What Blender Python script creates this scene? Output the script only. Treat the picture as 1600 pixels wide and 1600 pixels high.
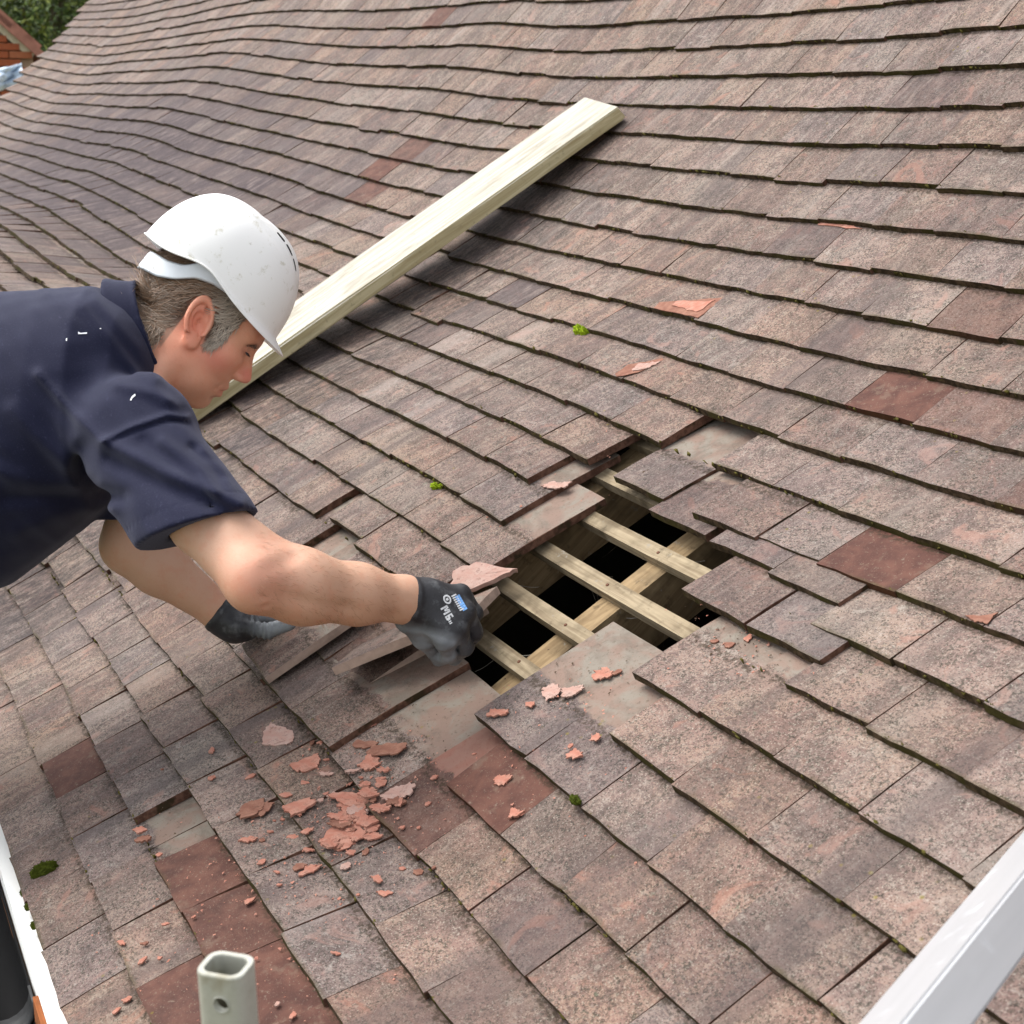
import bpy, bmesh, math, random
import numpy as np
from mathutils import Vector, Matrix, Quaternion

for o in list(bpy.data.objects):
    bpy.data.objects.remove(o)
SC = bpy.context.scene
COL = SC.collection
rng = np.random.default_rng(7)
random.seed(7)

# ------------------------------------------------------------------ frames
# roof frame: u along the courses, a up the slope, b out of the slope; tilted by TH about world x
TH = math.radians(31.9417)
EAVE = 2.70                                   # eaves height above the ground
MW = np.array([[1, 0, 0], [0, math.cos(TH), -math.sin(TH)], [0, math.sin(TH), math.cos(TH)]])
RC = np.array([[0.455156, 0.7555915, -0.471078], [0.2450295, -0.6149179, -0.7495575], [-0.8560336, 0.2257376, -0.4650258]])   # camera axes (right, down, forward) in the roof frame
CP = np.array([1.5997, 0.43244, 1.23738])
FPX = 2293.23                                     # focal length for a 1600 px wide picture
CAMW = MW @ CP + [0, 0, EAVE]
AXW = (MW @ RC.T).T                           # right, down, forward in the world
def r2w(P):
    return np.asarray(P) @ MW.T + np.array([0, 0, EAVE])
def c2w(P):                                   # metres in the viewer-aligned frame the man was measured in -> world
    return np.asarray(P) @ AXW + CAMW

# ------------------------------------------------------------------ camera
cam_d = bpy.data.cameras.new('camera')
cam = bpy.data.objects.new('camera', cam_d)
COL.objects.link(cam)
cam_d.sensor_width = 36.0
cam_d.lens = FPX / 1600 * 36.0
cam_d.clip_start = 0.05
cam_d.clip_end = 2000
cam.matrix_world = Matrix(((AXW[0][0], -AXW[1][0], -AXW[2][0], CAMW[0]),
                           (AXW[0][1], -AXW[1][1], -AXW[2][1], CAMW[1]),
                           (AXW[0][2], -AXW[1][2], -AXW[2][2], CAMW[2]),
                           (0, 0, 0, 1)))
cam_d.dof.use_dof = True
cam_d.dof.focus_distance = 2.35
cam_d.dof.aperture_fstop = 11
SC.camera = cam

# ------------------------------------------------------------------ light
SUN_EL, SUN_AZ = math.radians(58), math.radians(218)     # azimuth of the sun, from +x towards +y
wd = bpy.data.worlds.new('World')
SC.world = wd
wd.use_nodes = True
nt = wd.node_tree
nt.nodes.clear()
sky = nt.nodes.new('ShaderNodeTexSky')
sky.sky_type = 'NISHITA'
sky.sun_disc = False
sky.sun_elevation = SUN_EL
sky.sun_rotation = math.pi / 2 - SUN_AZ
sky.air_density = 1.0
sky.dust_density = 3.0
hs = nt.nodes.new('ShaderNodeHueSaturation')
hs.inputs['Saturation'].default_value = 0.22              # an overcast sky is nearly grey
bg = nt.nodes.new('ShaderNodeBackground')
bg.inputs['Strength'].default_value = 0.15
wo = nt.nodes.new('ShaderNodeOutputWorld')
nt.links.new(sky.outputs[0], hs.inputs['Color'])
nt.links.new(hs.outputs[0], bg.inputs['Color'])
nt.links.new(bg.outputs[0], wo.inputs['Surface'])
sun_d = bpy.data.lights.new('sun', 'SUN')
sun_d.energy = 1.1
sun_d.angle = math.radians(40)
sun_d.color = (1.0, 0.96, 0.9)
sun = bpy.data.objects.new('sun', sun_d)
COL.objects.link(sun)
sdir = Vector((math.cos(SUN_EL) * math.cos(SUN_AZ), math.cos(SUN_EL) * math.sin(SUN_AZ), math.sin(SUN_EL)))
sun.rotation_euler = sdir.to_track_quat('Z', 'Y').to_euler()
sun.location = (0, 0, 12)
SC.view_settings.view_transform = 'Standard'
SC.view_settings.look = 'None'
SC.view_settings.gamma = 1
SC.view_settings.exposure = 1.42
SC.view_settings.use_curve_mapping = False
SC.render.engine = 'CYCLES'

# ------------------------------------------------------------------ helpers
def tag(o, label=None, cat=None, group=None, kind=None):
    if label: o['label'] = label
    if cat: o['category'] = cat
    if group: o['group'] = group
    if kind: o['kind'] = kind
    return o
def empty(name, loc=(0, 0, 0)):
    o = bpy.data.objects.new(name, None)
    o.empty_display_size = 0.1
    o.location = loc
    COL.objects.link(o)
    return o
def mesh(name, V, Fc, smooth=False):
    me = bpy.data.meshes.new(name)
    me.from_pydata([tuple(map(float, v)) for v in V], [], [tuple(map(int, f)) for f in Fc])
    if smooth:
        me.polygons.foreach_set('use_smooth', [True] * len(me.polygons))
    me.update()
    return me
def link(name, me, mats=(), parent=None, loc=None):
    o = bpy.data.objects.new(name, me)
    COL.objects.link(o)
    if mats is not None and me is not None and len(me.materials) == 0:
        for m in (mats if isinstance(mats, (list, tuple)) else [mats]):
            me.materials.append(m)
    if parent is not None:
        o.parent = parent
        o.matrix_parent_inverse = parent.matrix_world.inverted() if False else Matrix.Translation(-Vector(parent.location))
    if loc is not None:
        o.location = loc
    return o
def srgb(r, g, b):
    def f(c):
        c /= 255.0
        return c / 12.92 if c <= 0.04045 else ((c + 0.055) / 1.055) ** 2.4
    return (f(r), f(g), f(b), 1.0)

class NT:
    """tiny node-tree writer"""
    def __init__(self, name):
        self.m = bpy.data.materials.new(name)
        self.m.use_nodes = True
        self.t = self.m.node_tree
        self.t.nodes.clear()
        self.out = self.t.nodes.new('ShaderNodeOutputMaterial')
        self.b = self.t.nodes.new('ShaderNodeBsdfPrincipled')
        self.t.links.new(self.b.outputs[0], self.out.inputs[0])
    def n(self, typ, **kw):
        nd = self.t.nodes.new(typ)
        for k, v in kw.items():
            setattr(nd, k, v)
        return nd
    def set(self, sock, v):
        if hasattr(v, 'is_output'):
            self.t.links.new(v, sock)
        elif v is not None:
            sock.default_value = v
    def pos(self):
        return self.n('ShaderNodeNewGeometry').outputs['Position']
    def obj(self):
        return self.n('ShaderNodeTexCoord').outputs['Object']
    def uv(self):
        return self.n('ShaderNodeUVMap').outputs[0]
    def attr(self, name, typ='GEOMETRY', out='Color'):
        a = self.n('ShaderNodeAttribute', attribute_type=typ, attribute_name=name)
        return a.outputs[out]
    def mapping(self, vec, loc=(0, 0, 0), rot=(0, 0, 0), sc=(1, 1, 1)):
        a = self.n('ShaderNodeMapping')
        self.set(a.inputs[0], vec); self.set(a.inputs[1], loc); self.set(a.inputs[2], rot); self.set(a.inputs[3], sc)
        return a.outputs[0]
    def vmath(self, op, a, b=None):
        x = self.n('ShaderNodeVectorMath', operation=op)
        self.set(x.inputs[0], a)
        if b is not None: self.set(x.inputs[1], b)
        return x.outputs[0]
    def math(self, op, a, b=None, c=None, clamp=False):
        x = self.n('ShaderNodeMath', operation=op, use_clamp=clamp)
        self.set(x.inputs[0], a)
        if b is not None: self.set(x.inputs[1], b)
        if c is not None: self.set(x.inputs[2], c)
        return x.outputs[0]
    def sep(self, v):
        x = self.n('ShaderNodeSeparateXYZ'); self.set(x.inputs[0], v)
        return x.outputs
    def comb(self, x, y, z):
        c = self.n('ShaderNodeCombineXYZ')
        self.set(c.inputs[0], x); self.set(c.inputs[1], y); self.set(c.inputs[2], z)
        return c.outputs[0]
    def noise(self, vec, scale, detail=4, rough=0.55, dist=0.0, color=False):
        x = self.n('ShaderNodeTexNoise')
        self.set(x.inputs['Vector'], vec); x.inputs['Scale'].default_value = scale
        x.inputs['Detail'].default_value = detail; x.inputs['Roughness'].default_value = rough
        x.inputs['Distortion'].default_value = dist
        return x.outputs[1 if color else 0]
    def voro(self, vec, scale, feature='F1', out=0, rnd=1.0):
        x = self.n('ShaderNodeTexVoronoi', feature=feature)
        self.set(x.inputs['Vector'], vec); x.inputs['Scale'].default_value = scale
        x.inputs['Randomness'].default_value = rnd
        return x.outputs[out]
    def ramp(self, fac, stops, interp='LINEAR'):
        x = self.n('ShaderNodeValToRGB')
        x.color_ramp.interpolation = interp
        e = x.color_ramp.elements
        while len(e) > 1: e.remove(e[-1])
        e[0].position = stops[0][0]; e[0].color = stops[0][1]
        for p, c in stops[1:]:
            k = e.new(p); k.color = c
        self.set(x.inputs[0], fac)
        return x.outputs[0]
    def step(self, fac, a, b):
        x = self.n('ShaderNodeMapRange', interpolation_type='SMOOTHSTEP')
        self.set(x.inputs[0], fac); x.inputs[1].default_value = a; x.inputs[2].default_value = b
        return x.outputs[0]
    def mix(self, fac, a, b, mode='MIX'):
        x = self.n('ShaderNodeMix', data_type='RGBA', blend_type=mode)
        self.set(x.inputs[0], fac); self.set(x.inputs[6], a); self.set(x.inputs[7], b)
        return x.outputs[2]
    def bump(self, h, strength=0.5, dist=0.002, normal=None):
        x = self.n('ShaderNodeBump')
        x.inputs['Strength'].default_value = strength; x.inputs['Distance'].default_value = dist
        self.set(x.inputs['Height'], h)
        if normal is not None: self.set(x.inputs['Normal'], normal)
        self.t.links.new(x.outputs[0], self.b.inputs['Normal'])
        return x.outputs[0]
    def done(self, color=None, rough=None, spec=None, metal=None):
        if color is not None: self.set(self.b.inputs['Base Color'], color)
        if rough is not None: self.set(self.b.inputs['Roughness'], rough)
        if spec is not None: self.set(self.b.inputs['Specular IOR Level'], spec)
        if metal is not None: self.set(self.b.inputs['Metallic'], metal)
        return self.m
def flat(name, rgb, rough=0.7, noise=0.0, scale=30, spec=0.3, metal=0.0, bump=0.0):
    t = NT(name)
    c = srgb(*rgb)
    if noise:
        nz = t.noise(t.obj(), scale, 5)
        c = t.ramp(nz, [(0.25, tuple(x * (1 - noise) for x in c[:3]) + (1,)), (0.75, tuple(min(1, x * (1 + noise)) for x in c[:3]) + (1,))])
        if bump: t.bump(nz, bump, 0.003)
    return t.done(c, rough, spec, metal)

# ------------------------------------------------------------------ the sagging roof surface
FT = np.array([[0.479,0.478,0.476,0.473,0.467,0.458,0.443,0.422,0.325,0.215,0.096,-0.030,-0.161,-0.294],
[0.478,0.476,0.473,0.469,0.462,0.450,0.434,0.393,0.299,0.192,0.072,-0.056,-0.186,-0.315],
[0.476,0.474,0.470,0.463,0.454,0.440,0.424,0.357,0.271,0.169,0.045,-0.084,-0.209,-0.332],
[0.474,0.471,0.465,0.456,0.444,0.429,0.388,0.318,0.239,0.139,0.017,-0.106,-0.223,-0.339],
[0.471,0.466,0.458,0.447,0.433,0.410,0.342,0.277,0.205,0.116,0.004,-0.112,-0.225,-0.336],
[0.468,0.461,0.451,0.438,0.423,0.370,0.309,0.247,0.175,0.093,-0.011,-0.114,-0.219,-0.324],
[0.464,0.455,0.443,0.429,0.394,0.331,0.268,0.206,0.149,0.077,-0.014,-0.109,-0.207,-0.306],
[0.461,0.450,0.437,0.421,0.360,0.297,0.236,0.191,0.146,0.078,-0.008,-0.101,-0.194,-0.287],
[0.459,0.448,0.432,0.403,0.337,0.277,0.229,0.194,0.153,0.081,-0.006,-0.094,-0.181,-0.269],
[0.460,0.447,0.431,0.392,0.325,0.269,0.227,0.193,0.153,0.081,-0.003,-0.085,-0.168,-0.252],
[0.463,0.449,0.432,0.391,0.322,0.266,0.222,0.189,0.153,0.091,0.011,-0.072,-0.155,-0.238],
[0.466,0.454,0.435,0.393,0.316,0.253,0.213,0.189,0.156,0.092,0.015,-0.065,-0.144,-0.224],
[0.470,0.458,0.439,0.398,0.308,0.238,0.216,0.193,0.161,0.091,0.013,-0.062,-0.136,-0.210],
[0.473,0.462,0.443,0.405,0.308,0.242,0.201,0.171,0.140,0.075,0.006,-0.062,-0.129,-0.196],
[0.474,0.464,0.446,0.411,0.288,0.204,0.154,0.135,0.101,0.048,-0.007,-0.065,-0.123,-0.182],
[0.472,0.463,0.444,0.397,0.230,0.157,0.127,0.103,0.073,0.026,-0.020,-0.069,-0.119,-0.170],
[0.463,0.453,0.435,0.338,0.166,0.112,0.099,0.076,0.055,0.013,-0.029,-0.072,-0.115,-0.158],
[0.429,0.425,0.415,0.315,0.162,0.082,0.052,0.052,0.044,0.007,-0.035,-0.074,-0.111,-0.147],
[0.229,0.224,0.217,0.179,0.108,0.051,0.023,0.023,0.009,-0.024,-0.048,-0.076,-0.104,-0.133],
[0.041,0.016,0.041,0.060,0.039,0.015,0.007,0.013,-0.007,-0.025,-0.050,-0.073,-0.096,-0.118],
[-0.025,-0.024,-0.005,0.025,0.027,0.007,-0.008,0.000,-0.005,-0.032,-0.050,-0.067,-0.083,-0.099],
[-0.004,-0.001,0.001,0.025,0.028,0.003,-0.013,-0.004,-0.004,-0.026,-0.041,-0.053,-0.065,-0.078],
[0.036,0.029,-0.003,0.003,0.001,-0.019,-0.014,0.006,0.005,-0.009,-0.021,-0.032,-0.043,-0.054],
[0.083,0.050,-0.023,0.003,-0.001,-0.013,-0.007,0.013,0.022,0.014,0.002,-0.008,-0.018,-0.027],
[0.069,0.025,-0.010,0.007,0.016,-0.000,0.003,0.014,0.023,0.025,0.021,0.014,0.008,0.002],
[0.042,0.022,0.011,0.011,0.005,0.006,0.011,0.019,0.027,0.032,0.035,0.034,0.033,0.031],
[0.022,0.018,0.015,0.012,0.010,0.013,0.019,0.026,0.033,0.041,0.047,0.052,0.055,0.058],
[0.008,0.010,0.012,0.013,0.016,0.020,0.026,0.034,0.042,0.051,0.060,0.068,0.076,0.084],
[-0.005,0.002,0.008,0.014,0.020,0.027,0.034,0.043,0.052,0.063,0.074,0.085,0.097,0.108],
[-0.017,-0.006,0.004,0.014,0.024,0.033,0.043,0.053,0.063,0.075,0.088,0.102,0.116,0.131]])

FT[21:28, 0] *= .45; FT[21:28, 1] *= .7
UG0, UGS, VG0, VGS = -11.5, 0.5, -0.1, 0.3
def _cub(t):
    return np.stack([-.5*t+t*t-.5*t**3, 1-2.5*t*t+1.5*t**3, .5*t+2*t*t-1.5*t**3, -.5*t*t+.5*t**3])
def sag(u, v):
    u = np.asarray(u, float); v = np.asarray(v, float)
    nu, nv = FT.shape
    x = np.clip((u-UG0)/UGS, 1, nu-2.001); y = np.clip((v-VG0)/VGS, 1, nv-2.001)
    i = x.astype(int); j = y.astype(int); wa = _cub(x-i); wb = _cub(y-j); r = 0
    for a in range(4):
        for b in range(4):
            r = r + wa[a]*wb[b]*FT[np.clip(i+a-1, 0, nu-1), np.clip(j+b-1, 0, nv-1)]
    return r
PC = (0.128945, 0.105310, 0.032772)
def phi(t):
    t = np.clip(t, -.3, 2.75) - 1.2
    return PC[0]*t + PC[1]*t**2 + PC[2]*t**3
_T = np.linspace(-1, 4.5, 1101); _h = _T[1]-_T[0]; _p = phi(_T)
_A = np.concatenate([[0], np.cumsum((np.cos(_p)[1:]+np.cos(_p)[:-1])/2*_h)])
_B = np.concatenate([[0], np.cumsum((np.sin(_p)[1:]+np.sin(_p)[:-1])/2*_h)])
_A -= np.interp(1.2, _T, _A)-1.2; _B -= np.interp(1.2, _T, _B)
def surf(u, v, n=0.0):
    """world point on the tiled surface: u along the course, v metres up the slope, n metres above it"""
    u = np.asarray(u, float); v = np.asarray(v, float)
    a = np.interp(v, _T, _A); b = np.interp(v, _T, _B)+sag(u, v); ph = phi(v)
    return r2w(np.stack([u+0*v, a-np.sin(ph)*n+0*u, b+np.cos(ph)*n], -1))
def frame(u, v, n=0.0):
    """origin, along-course, up-slope and outward unit vectors at a place on the roof"""
    o = surf(u, v, n)
    x = surf(u+.04, v, n)-surf(u-.04, v, n); x /= np.linalg.norm(x)
    y = surf(u, v+.05, n)-surf(u, v-.05, n); y -= x*(x@y); y /= np.linalg.norm(y)
    return o, x, y, np.cross(x, y)
def mat4(o, x, y, z):
    return Matrix(((x[0], y[0], z[0], o[0]), (x[1], y[1], z[1], o[1]), (x[2], y[2], z[2], o[2]), (0, 0, 0, 1)))
def project(P):
    q = (np.asarray(P)-CAMW) @ AXW.T
    return 800+FPX*q[..., 0]/q[..., 2], 800+FPX*q[..., 1]/q[..., 2], q[..., 2]

# ------------------------------------------------------------------ tile materials
def alb(r, g, b, k=0.365):
    c = srgb(r, g, b)
    return (c[0]*k, c[1]*k, c[2]*k, 1.0)
def tone_of(t):
    return t.vmath('ADD', t.attr('tone', 'OBJECT', 'Vector'), t.attr('gtone', 'GEOMETRY', 'Vector'))
def roofspace(t, tone_x):
    q = t.mapping(t.pos(), rot=(-TH, 0, 0))
    off = t.comb(t.math('MULTIPLY', tone_x, 17.3), t.math('MULTIPLY', tone_x, 31.7), t.math('MULTIPLY', tone_x, 9.1))
    return q, t.vmath('ADD', q, off)
def tile_top():
    t = NT('weathered_tile')
    tn = t.sep(tone_of(t)); r, g, b = tn[0], tn[1], tn[2]
    q, qo = roofspace(t, r)
    uv = t.sep(t.uv())
    st = t.noise(t.mapping(qo, sc=(62, 11, 11)), 1.0, 5, 0.6, 0.6)          # run-off streaks down the slope
    st2 = t.noise(t.mapping(q, sc=(9, .8, .8)), 1.0, 3, 0.6)                # broad stripes crossing many courses
    mo = t.noise(qo, 24, 7, 0.62, 0.3)
    fi = t.noise(qo, 150, 4, 0.65)
    sp = t.noise(qo, 420, 2, 0.5)
    near = t.step(t.sep(q)[0], -1.6, .3)                                    # the far slope is more streaked by run-off
    pm = t.noise(t.mapping(q, sc=(1, .8, .8)), 3.2, 4, .6, .6)                 # weathering that ignores the joints
    base = t.mix(t.step(mo, .32, .68), alb(138, 116, 109), alb(184, 151, 140))
    base = t.mix(t.math('MULTIPLY', t.step(pm, .50, .68), .55), base, t.mix(mo, alb(176, 162, 148), alb(206, 190, 174)))
    base = t.mix(t.math('MULTIPLY', t.step(pm, .47, .30), .50), base, t.mix(mo, alb(112, 99, 90), alb(150, 130, 116)))
    sk_ = t.math('MULTIPLY_ADD', near, -.34, .56)
    base = t.mix(t.math('MULTIPLY', t.step(st, .50, .66), sk_), base, alb(214, 197, 182))
    base = t.mix(t.math('MULTIPLY', t.step(st, .48, .34), sk_), base, alb(118, 104, 99))
    # pale vein-like growth and pink bare clay between it
    ve = t.noise(t.mapping(qo, sc=(.75, 1.25, 1)), 34, 4, .6, 2.2)
    vein = t.math('SUBTRACT', 1.0, t.math('MULTIPLY', t.math('ABSOLUTE', t.math('SUBTRACT', ve, .5)), 11.0), clamp=True)
    base = t.mix(t.math('MULTIPLY', t.math('MULTIPLY', vein, t.step(t.noise(qo, 11, 3), .42, .60)), .62), base, alb(216, 186, 166))
    base = t.mix(t.math('MULTIPLY', t.step(fi, .52, .66), .45), base, alb(204, 190, 176))
    # grey-olive crustose lichen in clustered specks
    lz = t.math('MULTIPLY', t.step(t.noise(qo, 190, 4, .7), .50, .60), t.step(t.noise(qo, 30, 3, .6), .36, .56))
    base = t.mix(t.math('MULTIPLY', lz, .85), base, alb(92, 87, 75))
    pl = t.math('MULTIPLY', t.step(t.noise(qo, 46, 6, .72, .4), .55, .64), t.step(t.noise(qo, 7, 3, .6), .45, .6))
    base = t.mix(t.math('MULTIPLY', pl, .55), base, alb(220, 208, 194))
    base = t.mix(t.math('MULTIPLY', t.step(fi, .46, .33), .55), base, alb(108, 96, 88))
    base = t.mix(t.math('MULTIPLY', t.step(sp, .60, .69), .70), base, alb(228, 220, 204))
    base = t.mix(t.math('MULTIPLY', t.step(sp, .41, .33), .85), base, alb(70, 65, 56))
    gs = t.math('MULTIPLY', t.step(t.voro(qo, 26), .20, .10), t.step(fi, .46, .6))
    base = t.mix(t.math('MULTIPLY', gs, t.math('MULTIPLY', t.step(t.noise(qo, 4, 2), .55, .65), .6)), base, alb(150, 160, 138))
    # worn-through pink patches
    wp = t.noise(qo, 13, 5, 0.6, 1.2)
    base = t.mix(t.math('MULTIPLY', t.step(wp, .59, .68), .55), base, alb(210, 160, 142))
    # broad dark and light run-off stripes
    base = t.mix(t.math('MULTIPLY', t.step(st2, .46, .30), .55), base, alb(122, 108, 106))
    base = t.mix(t.math('MULTIPLY', t.step(st2, .56, .70), .35), base, alb(206, 192, 182))
    # tile-to-tile tone
    hv = t.n('ShaderNodeHueSaturation')
    t.set(hv.inputs['Color'], base)
    t.set(hv.inputs['Value'], t.math('MULTIPLY_ADD', r, .22, .90))
    t.set(hv.inputs['Saturation'], t.math('MULTIPLY_ADD', t.math('FRACT', t.math('MULTIPLY', r, 7.7)), 0.3, .80))
    base = hv.outputs[0]
    kin = t.ramp(t.math('FRACT', t.math('MULTIPLY', r, 3.3)), [(0, (1.02, .99, .97, 1)), (.22, (.96, .96, .98, 1)), (.42, (1.05, 1.0, .96, 1)), (.62, (.90, .89, .91, 1)), (.8, (1.04, 1.04, 1.03, 1)), (.93, (.97, .94, .91, 1))], 'CONSTANT')
    base = t.mix(1.0, base, kin, 'MULTIPLY')
    # the purple-dark kind
    pur = t.mix(t.step(t.noise(t.mapping(qo, sc=(70, 12, 12)), 1.0, 4, .6, .5), .52, .66), alb(102, 87, 90), alb(166, 148, 142))
    pur = t.mix(t.math('MULTIPLY', t.step(fi, .56, .70), .4), pur, alb(186, 176, 170))
    base = t.mix(b, base, pur)
    # replaced dark red tiles
    red = t.mix(t.step(mo, .35, .7), alb(118, 79, 69), alb(150, 104, 89))
    red = t.mix(t.math('MULTIPLY', t.step(t.noise(qo, 8, 5, .65, .8), .5, .68), .6), red, alb(96, 68, 62))
    red = t.mix(t.math('MULTIPLY', t.step(t.noise(qo, 19, 5, .7), .56, .66), .5), red, alb(166, 140, 122))
    red = t.mix(t.math('MULTIPLY', t.step(fi, .60, .70), .6), red, alb(188, 168, 150))
    red = t.mix(t.math('MULTIPLY', t.step(sp, .66, .74), .5), red, alb(205, 195, 180))
    gg = t.math('MULTIPLY', g, t.step(t.math('ADD', mo, t.math('MULTIPLY', g, .45)), .45, .62))
    base = t.mix(gg, base, red)
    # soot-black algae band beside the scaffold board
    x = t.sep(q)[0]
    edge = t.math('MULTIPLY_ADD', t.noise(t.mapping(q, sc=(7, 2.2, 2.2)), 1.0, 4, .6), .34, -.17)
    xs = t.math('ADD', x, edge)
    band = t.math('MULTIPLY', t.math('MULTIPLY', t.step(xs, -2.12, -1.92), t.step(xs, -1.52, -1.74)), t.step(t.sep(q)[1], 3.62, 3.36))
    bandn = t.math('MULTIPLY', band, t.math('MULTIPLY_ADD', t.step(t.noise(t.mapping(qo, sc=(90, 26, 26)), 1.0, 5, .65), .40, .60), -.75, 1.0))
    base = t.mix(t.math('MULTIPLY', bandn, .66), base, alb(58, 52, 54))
    # part of the tile that was covered by the courses above: clean, dusty clay
    cl_e = t.math('ADD', uv[1], t.math('MULTIPLY_ADD', t.noise(qo, 26, 5, .65), .30, -.17))
    clean = t.mix(t.step(t.noise(qo, 17, 5, .6, .8), .40, .62), alb(192, 163, 147), alb(192, 181, 166))
    clean = t.mix(t.math('MULTIPLY', t.step(t.noise(qo, 9, 6, .7, .5), .47, .62), .62), clean, alb(148, 134, 121))
    clean = t.mix(t.math('MULTIPLY', t.step(fi, .56, .68), .5), clean, alb(132, 114, 95))
    clean = t.mix(t.math('MULTIPLY', g, .75), clean, alb(205, 124, 104))
    base = t.mix(t.step(cl_e, .40, .445), base, clean)
    # settled dirt plus a painted shade line in the angle under the course above
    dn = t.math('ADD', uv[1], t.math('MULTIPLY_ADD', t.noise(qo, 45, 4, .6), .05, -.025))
    dirt_and_shade = t.math('MULTIPLY', t.step(dn, .335, .368), t.step(dn, .425, .40))
    dirt_and_shade = t.math('MULTIPLY', dirt_and_shade, t.step(t.noise(qo, 120, 4, .7), .44, .58))
    base = t.mix(t.math('MULTIPLY', dirt_and_shade, .75), base, alb(78, 64, 46))
    # a little moss colour creeping up from the lower edge and the side joints
    ed = t.math('MULTIPLY', t.step(t.math('ADD', uv[1], t.math('MULTIPLY', t.noise(qo, 60, 3), .05)), .055, .015), t.step(t.noise(q, 5, 3), .47, .6))
    base = t.mix(t.math('MULTIPLY', ed, .55), base, alb(104, 96, 50))
    ey = t.math('MULTIPLY', t.step(t.voro(qo, 36), .14, .05), t.step(t.noise(q, 6, 2), .56, .66))
    base = t.mix(t.math('MULTIPLY', ey, .6), base, alb(176, 160, 60))
    # fine relief
    h = t.math('ADD', t.math('MULTIPLY', fi, .6), t.math('ADD', t.math('MULTIPLY', sp, .35), t.math('MULTIPLY', mo, 1.4)))
    t.bump(h, 0.55, 0.0022)
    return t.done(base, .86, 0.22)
def tile_front():
    t = NT('mossy_tile_edge')
    tn = t.sep(tone_of(t))
    q, qo = roofspace(t, tn[0])
    n1 = t.noise(qo, 90, 4, .6)
    n2 = t.noise(qo, 14, 3, .6)
    c = t.mix(t.step(n1, .4, .62), alb(80, 67, 50), alb(122, 102, 80))
    c = t.mix(t.math('MULTIPLY', t.step(n2, .46, .60), .75), c, alb(92, 88, 40))
    c = t.mix(t.math('MULTIPLY', tn[1], .7), c, alb(112, 66, 52))
    t.bump(n1, .8, .003)
    return t.done(c, .95, .1)
def tile_side():
    t = NT('broken_clay')
    tn = t.sep(tone_of(t))
    q, qo = roofspace(t, tn[0])
    n1 = t.noise(qo, 70, 5, .65)
    c = t.mix(t.step(n1, .35, .66), alb(124, 88, 72), alb(168, 124, 104))
    c = t.mix(t.step(t.noise(qo, 22, 3), .52, .62), c, alb(88, 72, 50))
    t.bump(n1, .7, .003)
    return t.done(c, .92, .15)
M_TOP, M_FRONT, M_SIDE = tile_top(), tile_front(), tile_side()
M_SIDEG = flat('weathered_tile_side', (150, 130, 118), .92, .3, 45, .15, 0, .6)

def clay_flake(name, a, b):
    t = NT(name)
    q = t.obj()
    n1 = t.noise(q, 60, 5, .65)
    c = t.mix(t.step(n1, .35, .68), alb(*a, .44), alb(*b, .44))
    c = t.mix(t.math('MULTIPLY', t.step(t.noise(q, 90, 4, .7), .54, .68), .55), c, alb(176, 128, 110))
    c = t.mix(t.math('MULTIPLY', t.step(t.noise(q, 240, 3), .62, .72), .4), c, alb(120, 74, 58))
    t.bump(n1, .6, .002)
    return t.done(c, .9, .15)
M_FLAKE = clay_flake('orange_clay', (222, 150, 128), (238, 178, 156))
M_FLAKE2 = clay_flake('pink_clay', (228, 182, 166), (238, 204, 190))
M_FLAKE3 = clay_flake('dark_clay', (168, 116, 98), (198, 146, 124))

# ------------------------------------------------------------------ tiles
W, G, TL, TT = 0.165, 0.100, 0.265, 0.0138     # tile width, gauge, length, thickness
LEAN = 0.143                                   # fall of a tile against the course surface
def tile_mesh(seed, w=W-.0013, L=TL, top_only=False, notch=None):
    r = np.random.default_rng(seed)
    xs = np.linspace(-w/2, w/2, 5)
    ys = np.array([0, .05, .12, L])
    V, F, uv, mi = [], [], [], []
    j = r.normal(0, 1, (4, 5, 3))
    tw = r.normal(0, .0008); cam_ = r.uniform(-.0003, .0016)
    def top(i, k):
        x, y = xs[i], ys[k]
        z = cam_*(1-(2*x/w)**2) - .0022*(y/L-.5)**2*4 + tw*(x/w)*(1-2*y/L)
        jx = j[k, i, 0]*.0006 if i in (0, 4) else 0
        jy = j[k, i, 1]*.0011 if k == 0 else 0
        return (x+jx, y+jy, z+j[k, i, 2]*.0003)
    for k in range(4):
        for i in range(5):
            V.append(top(i, k)); uv.append((i/4, ys[k]/L))
    for k in range(3):
        for i in range(4):
            F.append((k*5+i, k*5+i+1, (k+1)*5+i+1, (k+1)*5+i)); mi.append(0)
    b0 = len(V)
    for i in range(5):
        x, y, z = V[i]
        V.append((x+j[1, i, 0]*.0004, y+.0012+j[2, i, 1]*.0006, z-TT)); uv.append((i/4, 0))
    for i in range(4):
        F.append((i, b0+i, b0+i+1, i+1)); mi.append(1)
    hd = len(V)
    for x in (-w/2, w/2):
        V.append((x, L, top(0, 3)[2]-TT)); uv.append((0, 1))
    F += [(0, 5, 10, 15, hd, b0), (4, b0+4, hd+1, 19, 14, 9)]; mi += [2, 2]
    F.append((15, 16, 17, 18, 19, hd+1, hd)); mi.append(2)
    F.append((b0, hd, hd+1, b0+4, b0+3, b0+2, b0+1)); mi.append(2)
    return np.array(V), F, uv, mi
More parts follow.
